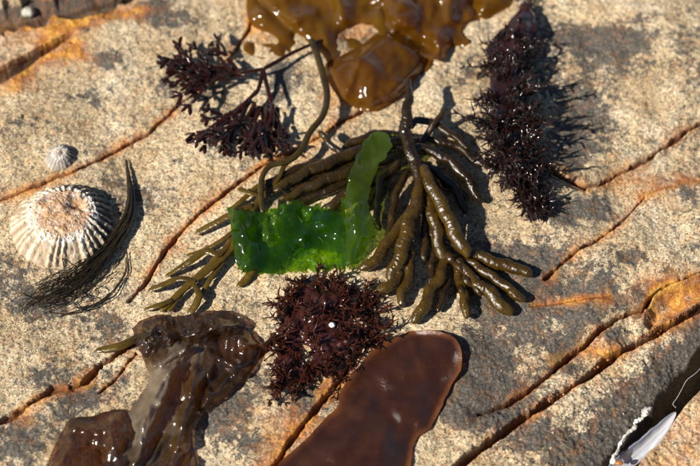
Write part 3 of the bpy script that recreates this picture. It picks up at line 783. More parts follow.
for q, (pts, w) in enumerate([
  ([(415, 150, 8), (440, 155, 6), (462, 172, 4), (478, 190, 2.5)], [8, 9, 9, 7]), ([(418, 165, 6), (434, 185, 5), (448, 210, 3.5), (458, 228, 2.5)], [8, 10, 10, 8]), ([(412, 140, 7), (436, 140, 6), (462, 150, 4), (486, 168, 2.5)], [7, 9, 9, 6]),
  ([(414, 160, 5), (425, 175, 4), (440, 180, 3), (470, 200, 2.5)], [8, 10, 10, 7]), ([(410, 170, 6), (398, 190, 5), (392, 215, 4), (388, 245, 3)], [8, 10, 10, 8]), ([(424, 200, 6), (432, 230, 4), (434, 255, 3), (430, 285, 2.5)], [8, 9, 10, 8]),
  ([(400, 150, 5), (375, 152, 4), (345, 166, 3.5), (312, 178, 3), (288, 190, 2.5)], [8, 10, 10, 9, 6]), ([(395, 160, 4), (365, 172, 3.5), (335, 188, 3), (305, 200, 2.5), (280, 212, 2)], [8, 10, 11, 9, 6]), ([(330, 160, 5), (300, 168, 4), (275, 180, 3.5), (256, 194, 3)], [7, 9, 9, 6]), ([(440, 240, 5), (462, 250, 3.5), (488, 262, 3), (512, 268, 2.4)], [8, 9, 9, 7]), ([(450, 262, 5), (448, 280, 4), (442, 300, 3), (438, 312, 2.5)], [7, 9, 9, 7])]):
    finger(pts, w, DFING, t, (0.0, 0.25), 60 + q)
# knotted foot where the lower branches leave
for q, (u, v, h, r) in enumerate([(458, 268, 8, 10), (468, 281, 7, 9), (462, 290, 6, 8), (449, 258, 8.5, 10), (477, 290, 6, 8)]):
    finger([(u - 3, v - 6, h - 1), (u, v, h), (u + 4, v + 6, h - 1)], [r * .7, r, r * .7], FING, t, (0.0, 0.2), 30 + q, name='knot')
settle(t)

# ================================================================== FORKED STRAP WEED (left of the green sheet)
t = thing('strap_seaweed', 'thin olive forked straps lying left of the bright green sheet', 'seaweed', root_of(215, 262))
for q, (pts, w) in enumerate([
  ([(300, 172, 4), (268, 192, 4), (246, 218, 4.5), (232, 246, 5), (210, 268, 5), (188, 285, 4.5), (172, 300, 3.5), (160, 312, 2)], [7, 8, 9, 9, 10, 9, 8, 7]),
  ([(232, 240, 5), (219, 254, 6.5), (206, 251, 7), (190, 261, 5.5), (178, 269, 3.5), (165, 277, 1.6)], [6, 8, 9, 9, 7, 5]),
  ([(196, 281, 5), (186, 279, 6), (177, 279, 5.5), (163, 285, 4), (148, 291, 1.6)], [6, 7, 8, 8, 7]),
  ([(172, 300, 4), (160, 305, 4), (144, 310, 2)], [6, 7, 6]),
  ([(193, 284, 4.5), (199, 294, 5), (196, 304, 4), (188, 316, 2)], [5, 8, 9, 8]),
  ([(252, 205, 5), (232, 214, 5), (214, 224, 4), (195, 234, 2)], [7, 9, 10, 8]),
  ([(258, 262, 3), (252, 271, 3), (245, 280, 2.4), (237, 287, 1.6)], [8, 9, 9, 7]),
  ([(190, 284, 4), (178, 298, 3), (168, 312, 2)], [5, 6, 6]),
  ([(262, 196, 5), (250, 193, 5.5), (238, 188, 4)], [5, 6, 7]),
  ([(290, 178, 3), (262, 200, 3), (238, 232, 3), (216, 258, 3), (196, 276, 2.4), (178, 292, 1.6)], [5, 6, 6, 6, 5, 4]),
  ([(240, 226, 4), (222, 240, 4), (204, 250, 3), (186, 256, 1.6)], [5, 6, 6, 5]),
  ([(236, 246, 4), (218, 268, 4), (206, 286, 3), (200, 300, 1.6)], [5, 6, 6, 5]),
  ([(300, 168, 4), (276, 178, 4), (258, 186, 4), (240, 202, 3), (226, 212, 2)], [5, 6, 6, 6, 5]),
  ([(276, 186, 3), (256, 205, 3), (240, 226, 3), (224, 250, 3), (210, 262, 2.4)], [6, 8, 8, 7, 6]),
 ]):
    strap('strap', pts, [x * 0.88 for x in w], OLIVE, t, 0.42, tone=(0.05, 0.95), bumps=0.12, seed=50 + q)
settle(t)
t = thing('strap_seaweed', 'short olive strap tip poking out left of the crumpled brown kelp', 'seaweed', root_of(115, 347))
strap('strap', [(160, 331, 2), (140, 337, 3), (120, 346, 3), (95, 351, 1.5)], [7, 9, 9, 6], OLIVE, t, 0.5, tone=(0.2, 1), seed=70)
settle(t)

# ================================================================== GREEN SHEET
GREEN = weed_material('sea_lettuce', (0.006, 0.026, 0.0004), (0.034, 0.080, 0.0008), (0.085, 0.29, 0.002), trans=0.5, rough=0.12, coat=0.6, nscale=34, bump=0.07, bscale=260, bdist=0.0005, clear=0.42, tcol2=(0.44, 0.64, 0.005), ior=1.42)
GREEN2 = weed_material('sea_lettuce_thin', (0.025, 0.09, 0.002), (0.08, 0.16, 0.004), (0.26, 0.56, 0.01), trans=0.5, rough=0.12, coat=0.5, nscale=60, bump=0.1, bscale=300, bdist=0.0005, clear=0.5, tcol2=(0.52, 0.68, 0.02), ior=1.5)
GREEN3 = weed_material('sea_lettuce_strap', (0.020, 0.046, 0.0005), (0.055, 0.085, 0.001), (0.18, 0.36, 0.002), trans=0.5, rough=0.12, nscale=50, bump=0.07, bscale=260, bdist=0.0005, clear=0.3, tcol2=(0.46, 0.60, 0.006), ior=1.5)
t = thing('sea_lettuce', 'bright green folded translucent sea lettuce draped over the olive fingers', 'seaweed', root_of(300, 250))
# thin crumpled layer lying on the rock
loft('blade', [[(252, 214, 6), (262, 240, 4), (262, 262, 2), (258, 272, 1)], [(285, 205, 7), (290, 228, 5), (292, 252, 3), (290, 272, .8)], [(318, 206, 6), (318, 230, 4), (316, 252, 2), (312, 271, .8)], [(340, 218, 6), (340, 240, 4), (340, 256, 2), (336, 268, .8)], [(362, 222, 6), (366, 240, 4), (364, 252, 3), (356, 262, 1.5)]],
     GREEN2, t, None, 110, 80, 2.4, 0.06, 3, 0, 6.0, 0.5)
# main fold: comes up from the rock on the left as a roll and falls away to the right
loft('blade', [[(258, 212, 3), (262, 232, 3), (262, 252, 2.5), (262, 270, 1)], [(240, 210, 4.5), (243, 230, 4), (245, 252, 3.5), (246, 270, 1.5)], [(229, 209, 9), (231, 230, 8.5), (234, 252, 7), (237, 270, 3)], [(239, 209, 14), (242, 229, 13), (245, 250, 11), (249, 269, 5)], [(256, 212, 8), (258, 230, 5), (262, 251, 6), (264, 274, 2.5)], [(270, 213, 6), (272, 226, 3.2), (276, 248, 5), (276, 272, 2.2)], [(286, 203, 10), (288, 220, 9), (290, 242, 6.5), (287, 261, 2.5)], [(303, 205, 9), (303, 217, 6.5), (302, 236, 8), (297, 251, 3)], [(318, 209, 7), (320, 222, 9.5), (320, 234, 5), (314, 248, 4)], [(345, 216, 8.5), (345, 226, 8), (344, 240, 6), (340, 254, 4)]],
     GREEN, t, None, 190, 80, 1.6, 0.035, 9, 0, 6.0, 0.55)
# strap standing up towards the tip
loft('blade', [[(371, 134, 13), (378, 131, 16), (386, 133, 18)], [(363, 143, 13), (377, 140, 15.5), (392, 143, 19)], [(357, 157, 16), (370, 158, 14), (385, 157, 17)], [(349, 174, 17), (361, 176, 14.5), (376, 171, 14)], [(346, 190, 13), (357, 192, 15.5), (370, 190, 13)], [(345, 206, 12), (355, 210, 15), (368, 204, 12)], [(345, 226, 10), (356, 228, 12.5), (374, 224, 9)], [(345, 248, 7), (356, 247, 8), (373, 238, 6)], [(346, 270, 3.5), (353, 262, 5), (366, 248, 4.5)]],
     GREEN3, t, None, 110, 34, 0.9, 0.04, 15, 0, 2.0, 0.2)
# the tight vertical fold edge
loft('blade', [[(344, 197, 12), (341, 198, 9), (344, 200, 6)], [(345, 222, 10.5), (341, 222, 8), (346, 222, 5)], [(345, 246, 8), (341, 246, 6), (345, 246, 3.5)], [(346, 269, 4), (342, 269, 3), (345, 269, 1.5)]], GREEN, t, None, 50, 20, 0.3, 0.1, 18, 0)
settle(t)

# ================================================================== THREAD WEED
THREAD = weed_material('thread_weed', (0.010, 0.007, 0.003), (0.028, 0.019, 0.007), rough=0.3, coat=0.1, nscale=300, bump=0.2, bscale=900)
t = thing('thread_seaweed', 'dark hair-like seaweed with a long stalk beside the large limpet', 'seaweed', root_of(90, 275))
main = [(126, 160, 1), (129, 180, 2), (131, 198, 2.5), (128, 216, 3), (120, 232, 3), (109, 247, 3), (96, 262, 3), (82, 275, 3), (62, 288, 2.6), (42, 298, 2), (26, 306, 1.5), (19, 316, 0.8)]
mp = np.array(main, float)
strap('stalk', main[:9], [2, 5, 9, 12, 14, 13, 11, 7, 3], THREAD, t, 0.35, 80, seed=80)
rs = np.random.default_rng(5)
for q in range(3):
    mb = MB()
    for k in range(36):
        a = rs.uniform(0.0, 0.55); b = rs.uniform(0.7, 1.0)
        m = 26
        s = np.linspace(a, b, m); base = spline(mp, 200)[(s * 199).astype(int)]
        off = rs.normal(0, 1); spread = np.interp(s, [0, .2, .5, .75, 1], [0.5, 2.2, 5.5, 11, 9])
        side = np.stack([0.55 + 0 * s, 0.83 + 0 * s], -1) * (off * spread * 0.75)[:, None]
        wob = np.stack([pn(s * 9 + k * 7.7 + q * 31, s * 0, 11), pn(s * 9 + k * 7.7 + q * 31, s * 0, 13)], -1) * np.interp(s, [0, .4, 1], [0, 1.5, 6])[:, None]
        c = base.copy(); c[:, :2] += side + wob; c[:, 2] = np.clip(c[:, 2] + rs.uniform(-1, 2.5) * np.interp(s, [0, .5, 1], [0.2, 1, 1]) , 0.5, 8)
        P = S(c[:, 0], c[:, 1], c[:, 2])
        Vv, Ff = sweep(P, np.linspace(1, 0.45, m) * rs.uniform(0.13, 0.26) * mm, 6)
        mb.add(Vv, Ff)
    if q == 0:      # curls and stray hairs
        for (u, v, r) in [(72, 293, 7), (66, 296, 10), (78, 298, 6), (50, 299, 8), (90, 292, 9), (58, 306, 7), (84, 303, 10), (70, 300, 12)]:
            a = np.linspace(rs.uniform(0, 6), rs.uniform(7, 10), 30)
            P = S(u + r * np.cos(a), v + 0.7 * r * np.sin(a), 2.5 + 1.5 * np.sin(a * 1.3))
            Vv, Ff = sweep(P, 0.17 * mm, 6); mb.add(Vv, Ff)
        for pts in [[(65, 274, 3), (63, 262, 4), (60, 248, 3)], [(40, 292, 2), (48, 282, 3), (54, 275, 1.5)], [(127, 252, 1), (127, 268, 1.5), (122, 280, 2), (108, 298, 3), (88, 309, 2), (70, 314, 1), (46, 312, 1)], [(117, 271, 1), (100, 281, 3), (84, 293, 3)],
                    [(126, 258, 1), (125, 272, 1), (118, 284, 2), (104, 300, 2), (80, 311, 2)], [(18, 292, 1), (30, 298, 2), (44, 296, 2)], [(125, 278, 1), (112, 292, 2), (98, 303, 2), (76, 308, 2)], [(121, 282, 1), (108, 295, 2.4), (90, 306, 2), (60, 316, 1)]]:
            Vv, Ff = sweep(path(pts, 30), 0.24 * mm, 6); mb.add(Vv, Ff)
    o = mb.build('strands', THREAD, t); o['kind'] = 'stuff'
settle(t)

# ================================================================== BRANCHING RED WEED
RED = weed_material('dark_red_weed', (0.010, 0.003, 0.002), (0.036, 0.009, 0.005), (0.26, 0.045, 0.02), trans=0.22, rough=0.17, coat=0.8, nscale=150, bump=0.3, bscale=600, bdist=0.0004)
t = thing('branching_red_seaweed', 'dark red branching seaweed with flat forked tips, below the kelp', 'seaweed', root_of(262, 80))
rb = random.Random(3)
def frond(mb, u, v, h, ang, ln, w, depth, rise):
    n = 9; pts = []; a = ang
    for i in range(n):
        pts.append((u, v, h)); st = ln / (n - 1)
        u += st * math.cos(a); v += st * math.sin(a); h = max(1.2, h + rise * st / max(ln, 1e-3)); a += rb.uniform(-.16, .16)
    P = path(pts, 12)
    R = np.linspace(w, w * 0.85, 12) / 2 / PXM
    if depth == 0: R *= np.array([1, 1, 1, 1, 1, 1, 1.05, 1.1, 1.05, .9, .6, .15])
    up = (rb.uniform(-.5, .5), rb.uniform(-.5, .5), 1)
    Vv, Ff = sweep(P, R, 8, 0.42, up=up); mb.add(Vv, Ff)
    if depth > 0:
        k = 2 if rb.random() < 0.6 else 3
        for i in range(k):
            da = (i - (k - 1) / 2) * rb.uniform(.55, .95) + rb.uniform(-.15, .15)
            frond(mb, u, v, h, a + da, ln * rb.uniform(.5, .78), w * .9, depth - 1, rb.uniform(-2.5, 4))
strap('stalk', [(322, 40, 3), (305, 47, 5), (290, 54, 6), (276, 62, 6.5), (263, 69, 7)], [4, 4, 4.5, 5, 5], RED, t, 0.7, 40)
for pts in [[(263, 69, 7), (252, 71, 8), (239, 73, 9)], [(263, 69, 7), (258, 90, 8), (250, 98, 9)], [(263, 69, 7), (268, 90, 8), (272, 104, 8)], [(258, 90, 8), (248, 100, 8), (236, 110, 8)]]:
    strap('stalk', pts, [5, 4.6, 4], RED, t, 0.6, 20)
starts = [  # (u, v, heading degrees in the photo: 180 left, 90 down, length)
 (239, 73, 180, 24), (240, 72, 192, 24), (236, 70, 204, 22), (230, 74, 172, 24), (222, 72, 186, 24), (215, 70, 197, 22), (225, 76, 165, 20), (210, 74, 176, 20), (204, 68, 200, 18), (232, 70, 215, 16), (200, 72, 186, 18), (212, 66, 190, 18),
 (250, 100, 112, 20), (248, 100, 132, 22), (240, 106, 142, 22), (245, 106, 102, 20), (254, 102, 92, 20), (262, 106, 84, 20), (272, 104, 76, 22), (272, 106, 58, 16), (268, 110, 98, 20), (232, 112, 138, 20), (236, 118, 118, 16), (226, 116, 150, 18), (252, 118, 106, 16), (260, 120, 92, 14)]
for (u, v, a, ln) in starts + [(x[0] + 5, x[1] + 4, x[2] + 14, x[3] * .85) for x in starts[::2]]:
    mb = MB(); frond(mb, u, v, rb.uniform(6, 10), math.radians(a + rb.uniform(-8, 8)), ln * 1.12, rb.uniform(4.4, 6.2), 2, rb.uniform(-3, 2.5))
    mb.build('branch', RED, t)
settle(t)

# ================================================================== BRISTLES (shared by two weeds)
def bristle_tuft(rs, pos, nrm, count, length, rad, spread, curl, forked=0.3):
    mb = MB()
    nrm = nrm / np.linalg.norm(nrm)
    for k in range(count):
        d = nrm + rs.normal(0, spread, 3); d /= np.linalg.norm(d)
        p0 = pos + rs.normal(0, 1, 3) * length * 0.42 * np.array([1, 1, .35]) - nrm * length * 0.15
        L = length * rs.uniform(0.6, 1.25); c = rs.normal(0, curl, 3)
        s = np.linspace(0, 1, 7)[:, None]
        P = p0 + d * L * s + c * L * s ** 2
        R = rad * rs.uniform(.75, 1.25) * np.array([.9, 1, 1, .95, .85, .65, .2])
        up = np.cross(d, rs.normal(0, 1, 3))
        Vv, Ff = sweep(P, R, 6, 0.8, up=up); mb.add(Vv, Ff)
        if rs.random() < forked:
            d2 = d + rs.normal(0, .6, 3); P2 = P[3] + d2 * L * 0.45 * s
            Vv, Ff = sweep(P2, R * .85, 6, 0.8, up=up); mb.add(Vv, Ff)
    return mb

def bristle_branch(rs, p0, d, L, nb, bl, br, stem_r, curl=0.25, flat=0.8):
    mb = MB(); d = d / np.linalg.norm(d); c = rs.normal(0, curl, 3); s = np.linspace(0, 1, 10)[:, None]
    P = p0 + d * L * s + c * L * s ** 2
    up = np.cross(d, rs.normal(0, 1, 3))
    Vv, Ff = sweep(P, stem_r * np.linspace(1.1, 0.5, 10), 8, flat, up=up); mb.add(Vv, Ff)
    T = np.gradient(P, axis=0); T /= np.linalg.norm(T, axis=1)[:, None]
    q = np.linspace(0, 1, 7)[:, None]
    for k in range(nb):
        i = int(rs.uniform(1.5, 9.99)); side = np.cross(T[i], rs.normal(0, 1, 3)); side /= np.linalg.norm(side) + 1e-9
        dd = T[i] * rs.uniform(.25, 1.0) + side * rs.uniform(.5, 1.0); dd /= np.linalg.norm(dd)
        l = bl * rs.uniform(.5, 1.25); cc = rs.normal(0, .3, 3)
        R = br * rs.uniform(.75, 1.25) * np.array([1.1, 1, 1, .95, .85, .62, .15])
        Q = P[i] + dd * l * q + cc * l * q ** 2
        Vv, Ff = sweep(Q, R, 6, 0.75, up=up); mb.add(Vv, Ff)
        if rs.random() < 0.35:
            Q2 = Q[3] + (dd + rs.normal(0, .55, 3)) * l * .45 * q
            Vv, Ff = sweep(Q2, R * .85, 6, 0.75, up=up); mb.add(Vv, Ff)
    return mb

BLACKRED = weed_material('bristly_weed', (0.006, 0.0022, 0.0017), (0.019, 0.006, 0.0038), rough=0.12, coat=0.5, nscale=200, bump=0.3, bscale=700, bdist=0.0003)
PURP = weed_material('purple_base', (0.016, 0.006, 0.008), (0.04, 0.012, 0.010), (0.2, 0.04, 0.02), trans=0.12, rough=0.22, coat=0.7, nscale=90, bump=0.3, bscale=500)
t = thing('bristly_seaweed', 'almost black bristly seaweed branch lying on the rock at upper right', 'seaweed', root_of(515, 110))
axis_pts = np.array([(528, 2, 3), (522, 22, 6), (513, 48, 9), (508, 75, 11), (507, 100, 12), (509, 125, 12), (514, 150, 11), (521, 172, 9), (530, 192, 6), (539, 212, 3)], float)
wid = np.array([5, 28, 48, 68, 82, 86, 80, 66, 46, 20], float)
n = 120
ac = spline(axis_pts, n); Pax = S(ac[:, 0], ac[:, 1], ac[:, 2] * 0.6)
sw = np.linspace(0, 1, n); rad = np.interp(sw, np.linspace(0, 1, len(wid)), wid) / 2 / PXM
lump = lambda n_, a: 1 + 0.22 * pn(sw[:, None] * 22, np.cos(a)[None, :] * 2 + np.sin(a)[None, :], 77)
Vv, Ff = sweep(Pax, rad * 0.46, 24, 0.7, lump=lump)
MB().add(Vv, Ff).build('axis', BLACKRED, t)
sheet('blade', [(525, 2), (512, 18), (499, 31), (488, 44), (486, 56), (496, 64), (512, 60), (528, 50), (535, 38), (536, 24), (531, 8)], [], lambda u, v, d: 7 + 4 * ss(0, 12, d) + 1.5 * fbm(u * .06, v * .06, 7, 3), PURP, t, 1.6, 0.6)
rs = np.random.default_rng(8)
T = np.gradient(Pax, axis=0); T /= np.linalg.norm(T, axis=1)[:, None]
Sd = np.cross(T, [0, 0, 1.0]); Sd /= np.linalg.norm(Sd, axis=1)[:, None]; Bd = np.cross(Sd, T)
for k in range(240):
    i = int(np.clip((0.13 + 0.87 * (k + rs.random()) / 240) * n, 0, n - 1)); th = rs.uniform(-0.35, np.pi + 0.35)
    d_ = np.cos(th) * Sd[i] + 0.75 * np.sin(th) * Bd[i] + T[i] * rs.uniform(-.1, .9)
    L_ = max(2.2 * mm, rad[i] * rs.uniform(.5, .98) * (1 + 0.15 * pn(np.array(i * .11), np.array(th), 5)))
    bristle_branch(rs, Pax[i] + rs.normal(0, .6, 3) * mm, d_, float(L_), 20, 4.2 * mm, 0.44 * mm, 0.7 * mm).build('branchlet', BLACKRED, t)
for (u, v, ang) in [(526, 4, -2.4), (530, 2, -1.2), (522, 3, 2.8)]:
    p = S(np.array(float(u)), np.array(float(v)), 5.0)
    bristle_tuft(rs, p, np.array([math.cos(ang), -math.sin(ang), .4]), 8, 4 * mm, 0.3 * mm, 0.4, 0.2).build('branchlet', BLACKRED, t)
settle(t)

# ================================================================== SPINY RED WEED
SPINY = weed_material('spiny_red_weed', (0.022, 0.006, 0.003), (0.065, 0.017, 0.007), (0.46, 0.09, 0.03), trans=0.24, rough=0.14, coat=0.7, nscale=220, bump=0.3, bscale=700, bdist=0.0003)
SPBODY = weed_material('spiny_red_blade', (0.020, 0.006, 0.006), (0.055, 0.016, 0.012), (0.24, 0.045, 0.025), trans=0.16, rough=0.2, coat=0.6, nscale=110, bump=0.35, bscale=420, bdist=0.0008, wrinkle=200)
t = thing('spiny_red_seaweed', 'dark red spiny seaweed in the middle of the lower rock, holding a white grain', 'seaweed', root_of(328, 345))
def hS(u, v, d): return 0.8 + 4.0 * ss(0, 16, d) + 3.0 * fbm(u * 0.045, v * 0.045, 151, 3) * ss(0, 10, d) + 1.2 * np.abs(fbm(u * 0.11, v * 0.11, 155, 2))
body = [(300, 285), (318, 280), (340, 284), (358, 292), (372, 306), (378, 322), (372, 338), (360, 350), (346, 366), (332, 374), (316, 376), (296, 380), (282, 386), (276, 398), (270, 392), (276, 372), (280, 352), (278, 332), (284, 312), (292, 296)]
bl = sheet('blade', body, [[(296, 352), (306, 346), (312, 356), (304, 366)], [(352, 318), (362, 312), (366, 324), (356, 330)]], hS, SPBODY, t, 1.6, 0, wob=7)
bp = np.array(body, float)
rs = np.random.default_rng(14)
cnt = 0
while cnt < 150:
    u, v = rs.uniform(265, 392), rs.uniform(275, 408)
    if not inside(np.array([u]), np.array([v]), bp)[0]: continue
    d = pdist(np.array([u]), np.array([v]), bp, True)[0][0]
    if d > 14 and rs.random() < 0.45: continue
    hh = float(hS(np.array(u), np.array(v), np.array(d)))
    p = S(np.array(u), np.array(v), hh)
    c = np.array([u - 328, -(v - 330) * 1.2]); out = c / (np.linalg.norm(c) + 1e-6) * ss(26, 4, d)
    nr = np.array([out[0] * 1.2, out[1] * 1.2, 0.75])
    bristle_branch(rs, p - np.array([0, 0, 1.0]) * mm, nr + rs.normal(0, .35, 3), rs.uniform(3.0, 7.5) * mm * (0.8 if d > 10 else 1), 11, 3.0 * mm, 0.38 * mm, 0.75 * mm, 0.4, 0.4).build('branchlet', SPINY, t)
    cnt += 1
for (u, v, ax, ay, L) in [(318, 278, -.1, 1, 7), (304, 288, -.6, .6, 7), (296, 300, -.9, .2, 6), (330, 282, .1, 1, 6), (362, 294, .5, .7, 6), (378, 312, .9, .4, 6), (384, 330, 1, .1, 5), (275, 352, -1, .2, 5), (284, 316, -1, .2, 5), (279, 392, -.5, -.6, 5), (290, 388, .2, -.8, 5), (272, 400, -.6, -.5, 5), (298, 384, .4, -.5, 4), (372, 340, .8, .2, 5)]:
    p = S(np.array(float(u)), np.array(float(v)), 2.5)
    bristle_branch(rs, p, np.array([ax, ay, .6]), L * 1.1 * mm, 11, 3.0 * mm, 0.4 * mm, 0.8 * mm, 0.3, 0.4).build('branchlet', SPINY, t)
settle(t)
WHITE = stone_material('white_shell_grain', (0.55, 0.53, 0.5), (0.78, 0.76, 0.74), 0.4)
pebble('shell_grain', 'tiny white shell grain caught on the spiny red seaweed', 'shell', 332, 325, 9.5, 1.4, WHITE, 9, (1, .9, .7))

# ================================================================== BROWN BLADE, BOTTOM CENTRE
BROWN = weed_material('brown_blade', (0.022, 0.0065, 0.0025), (0.058, 0.019, 0.005), (0.40, 0.12, 0.03), trans=0.2, rough=0.24, coat=0.6, nscale=70, bump=0.5, bscale=1600, bdist=0.00062, ior=1.65, tone=(0.17, 0.055, 0.010))
t = thing('blade_seaweed', 'smooth glossy red brown leathery blade at the bottom centre', 'seaweed', root_of(380, 410))
def hL(u, v, d):
    return 0.9 + 4.2 * ss(0, 34, d) + 1.0 * fbm(u * 0.02, v * 0.02, 161, 3) + 0.8 * fbm(u * 0.03 + 9, v * 0.03, 165, 2) * ss(0, 14, d) + 3.0 * ss(-0.25, 1.2, ((u - 432) * .75 - (v - 352) * .66) / 22) + 0.9 * ss(6, 0, d) * 0.6
sheet('blade', [(255, 500), (277, 466), (294, 450), (308, 437), (324, 420), (338, 406), (339, 394), (352, 374), (366, 357), (380, 345), (397, 337), (412, 331), (430, 330), (450, 335), (461, 346), (462, 358), (459, 372), (446, 397), (438, 414), (430, 428), (415, 441), (410, 466), (396, 505), (330, 530)], [], hL, BROWN, t, 1.6, 0, tonef=lambda u, v, d: ss(7, 0, d) * 0.9, wob=1.2)  # orange rim painted in for light showing through the thin edge
settle(t)

# ================================================================== CRUMPLED KELP, BOTTOM LEFT
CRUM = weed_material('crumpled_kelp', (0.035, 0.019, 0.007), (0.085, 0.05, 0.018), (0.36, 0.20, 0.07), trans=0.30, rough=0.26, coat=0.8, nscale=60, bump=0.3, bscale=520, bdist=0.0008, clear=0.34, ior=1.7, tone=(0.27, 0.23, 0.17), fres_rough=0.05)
CRUM3 = weed_material('crumpled_kelp_top', (0.016, 0.009, 0.005), (0.045, 0.025, 0.012), (0.34, 0.20, 0.10), trans=0.28, rough=0.18, nscale=60, bump=0.3, bscale=420, bdist=0.0008, clear=0.3, ior=1.6)
CRUM2 = weed_material('crumpled_kelp_brown', (0.024, 0.013, 0.007), (0.060, 0.034, 0.015), (0.42, 0.24, 0.11), trans=0.34, rough=0.2, nscale=60, bump=0.3, bscale=420, bdist=0.0008, clear=0.4, ior=1.6)
t = thing('crumpled_kelp', 'crumpled wet grey brown kelp heaped at the lower left', 'seaweed', root_of(170, 390))
def flow(u, v): return u * 0.86 + v * 0.51, -u * 0.51 + v * 0.86
def hM(u, v, d):
    a_, b_ = flow(u + 7 * pn(u * .03, v * .03, 4), v + 7 * pn(u * .03, v * .03, 6))
    w1 = 0.5 - np.abs(fbm(a_ * 0.060, b_ * 0.016, 171, 2, 0.45)); w2 = 0.5 - np.abs(fbm(a_ * 0.15, b_ * 0.05, 175, 2, 0.5))
    r_ = ridge(u, v, (150, 368), (186, 349), 4, 3.5) + ridge(u, v, (162, 402), (176, 366), 4, 4) + ridge(u, v, (190, 392), (206, 372), 4, 3) + ridge(u, v, (140, 440), (150, 410), 4, 3) + ridge(u, v, (183, 350), (168, 372), 7, 4) + ridge(u, v, (168, 372), (142, 425), 6, 5) + ridge(u, v, (195, 372), (178, 445), 6, 4) + ridge(u, v, (160, 405), (132, 470), 5, 4)
    return np.maximum(0.8, 1.0 + ss(0, 9, d) * (2.4 + 3.4 * w1 + 1.5 * w2 + r_))
def sheen_tone(u, v, d):  # pale band painted down the middle in place of a silvery sun sheen
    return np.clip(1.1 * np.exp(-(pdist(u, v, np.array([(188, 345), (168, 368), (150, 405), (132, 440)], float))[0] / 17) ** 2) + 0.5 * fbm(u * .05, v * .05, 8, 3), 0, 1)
def hTop(u, v, d):
    c = 0.5 - np.abs(fbm(u * 0.045, v * 0.055, 191, 3, 0.5))
    return 3.0 + 8.0 * ss(0, 20, d) * (0.7 + 0.5 * c) + 2.2 * c - ridge(u, v, (170, 318), (178, 342), 6, 5) - ridge(u, v, (205, 330), (230, 345), 6, 3)
def hRight(u, v, d):
    c = 0.5 - np.abs(fbm(u * 0.035, v * 0.03, 195, 3, 0.42))
    return 1.2 + ss(0, 12, d) * (3.5 + 6.5 * c)
sheet('blade', [(140, 340), (165, 335), (205, 340), (222, 362), (214, 392), (202, 412), (194, 426), (192, 441), (198, 468), (190, 505), (60, 515), (100, 470), (122, 440), (130, 410), (140, 396), (150, 379), (146, 366), (141, 352)], [], hM, CRUM, t, 1.3, 0, tonef=sheen_tone)
sheet('blade', [(198, 338), (225, 326), (248, 330), (260, 345), (258, 360), (249, 376), (236, 390), (221, 402), (207, 414), (196, 410), (198, 385), (194, 360)], [], hRight, CRUM2, t, 1.3, 0)
sheet('blade', [(133, 328), (142, 319), (160, 315), (180, 316), (199, 313), (218, 310), (236, 315), (247, 325), (238, 338), (222, 343), (206, 352), (190, 349), (176, 355), (160, 352), (147, 358), (139, 350), (134, 340)], [], hTop, CRUM3, t, 1.3, 0)
def hN(u, v, d): return np.maximum(0.7, 1.0 + ss(0, 14, d) * (3.2 + 2.2 * (1 - np.abs(fbm(u * 0.03, v * 0.03, 181, 3)) * 1.8) + ridge(u, v, (78, 422), (62, 440), 5, 3) + ridge(u, v, (72, 445), (55, 470), 4, 3) + ridge(u, v, (118, 412), (112, 450), 8, 3) + 2.4 * (0.5 - np.abs(fbm(u * 0.045, v * 0.03, 188, 2, 0.4)))))
sheet('blade', [(45, 475), (54, 448), (62, 431), (70, 419), (84, 417), (100, 413), (116, 409), (127, 411), (140, 428), (142, 450), (134, 480), (110, 510), (60, 512)], [], hN, CRUM2, t, 1.6, 0)
settle(t)

# ================================================================== MUSSEL SHELL IN THE GAP, LOWER RIGHT
def shell_material():
    m, nt = new_mat('mussel_nacre'); k = N(nt); v = k.obj()
    a = k.attr('tone')
    col = k.ramp(a, [(0.0, (0.16, 0.18, 0.24)), (0.25, (0.30, 0.32, 0.38)), (0.5, (0.46, 0.46, 0.48)), (0.62, (0.27, 0.29, 0.34)), (0.8, (0.5, 0.5, 0.51)), (1.0, (0.28, 0.29, 0.33))])
    col = k.mix(k.math('MULTIPLY', k.ramp(k.noise(v, 160, 4), [(0.4, 0.0), (0.7, 1.0)]), 0.4), col, (0.30, 0.33, 0.42))
    b = k.node('ShaderNodeBsdfPrincipled'); k.put(b.inputs['Base Color'], col); b.inputs['Roughness'].default_value = 0.3
    b.inputs['Coat Weight'].default_value = 0.3
    k.put(b.inputs['Normal'], k.bump(k.noise(v, 500, 3), 0.15, 0.0005)); k.out(b.outputs[0])
    return m
NACRE = shell_material()
t = thing('mussel_shell', 'broken pale blue mussel shell wedged in the gap at lower right', 'shell', root_of(645, 440))
A0 = S(np.array(609.0), np.array(470.0), 0.0, HS); A1 = S(np.array(673.0), np.array(413.0), 0.0, HS)
def topz(u, v, z): return at_z(np.array(float(u)), np.array(float(v)), z)
p0 = topz(608, 472, -11 * mm); p1 = topz(676, 412, -9 * mm)
ax_ = p1 - p0; Ls = np.linalg.norm(ax_); ax_ /= Ls
sdv = np.cross(ax_, [0.25, -0.35, 1.0]); sdv /= np.linalg.norm(sdv); nv_ = np.cross(sdv, ax_)
s = np.linspace(0, 1, 50)[:, None]; w = np.linspace(-1, 1, 26)[None, :]
wid_ = 3.7 * mm * np.clip(np.sin(np.pi * s ** 0.8), 0, 1) ** 0.6 + 0.2 * mm
bow = 2.4 * mm * np.sin(np.pi * s)
P = p0 + ax_ * (Ls * s)[..., None] + sdv * (wid_ * w * (1 + 0.12 * fbm(s * 7, w * 0 + np.sign(w), 6, 3)) + bow)[..., None] + nv_ * (-(3.0 * mm) * (1 - w ** 2) * np.sin(np.pi * s ** .8))[..., None]
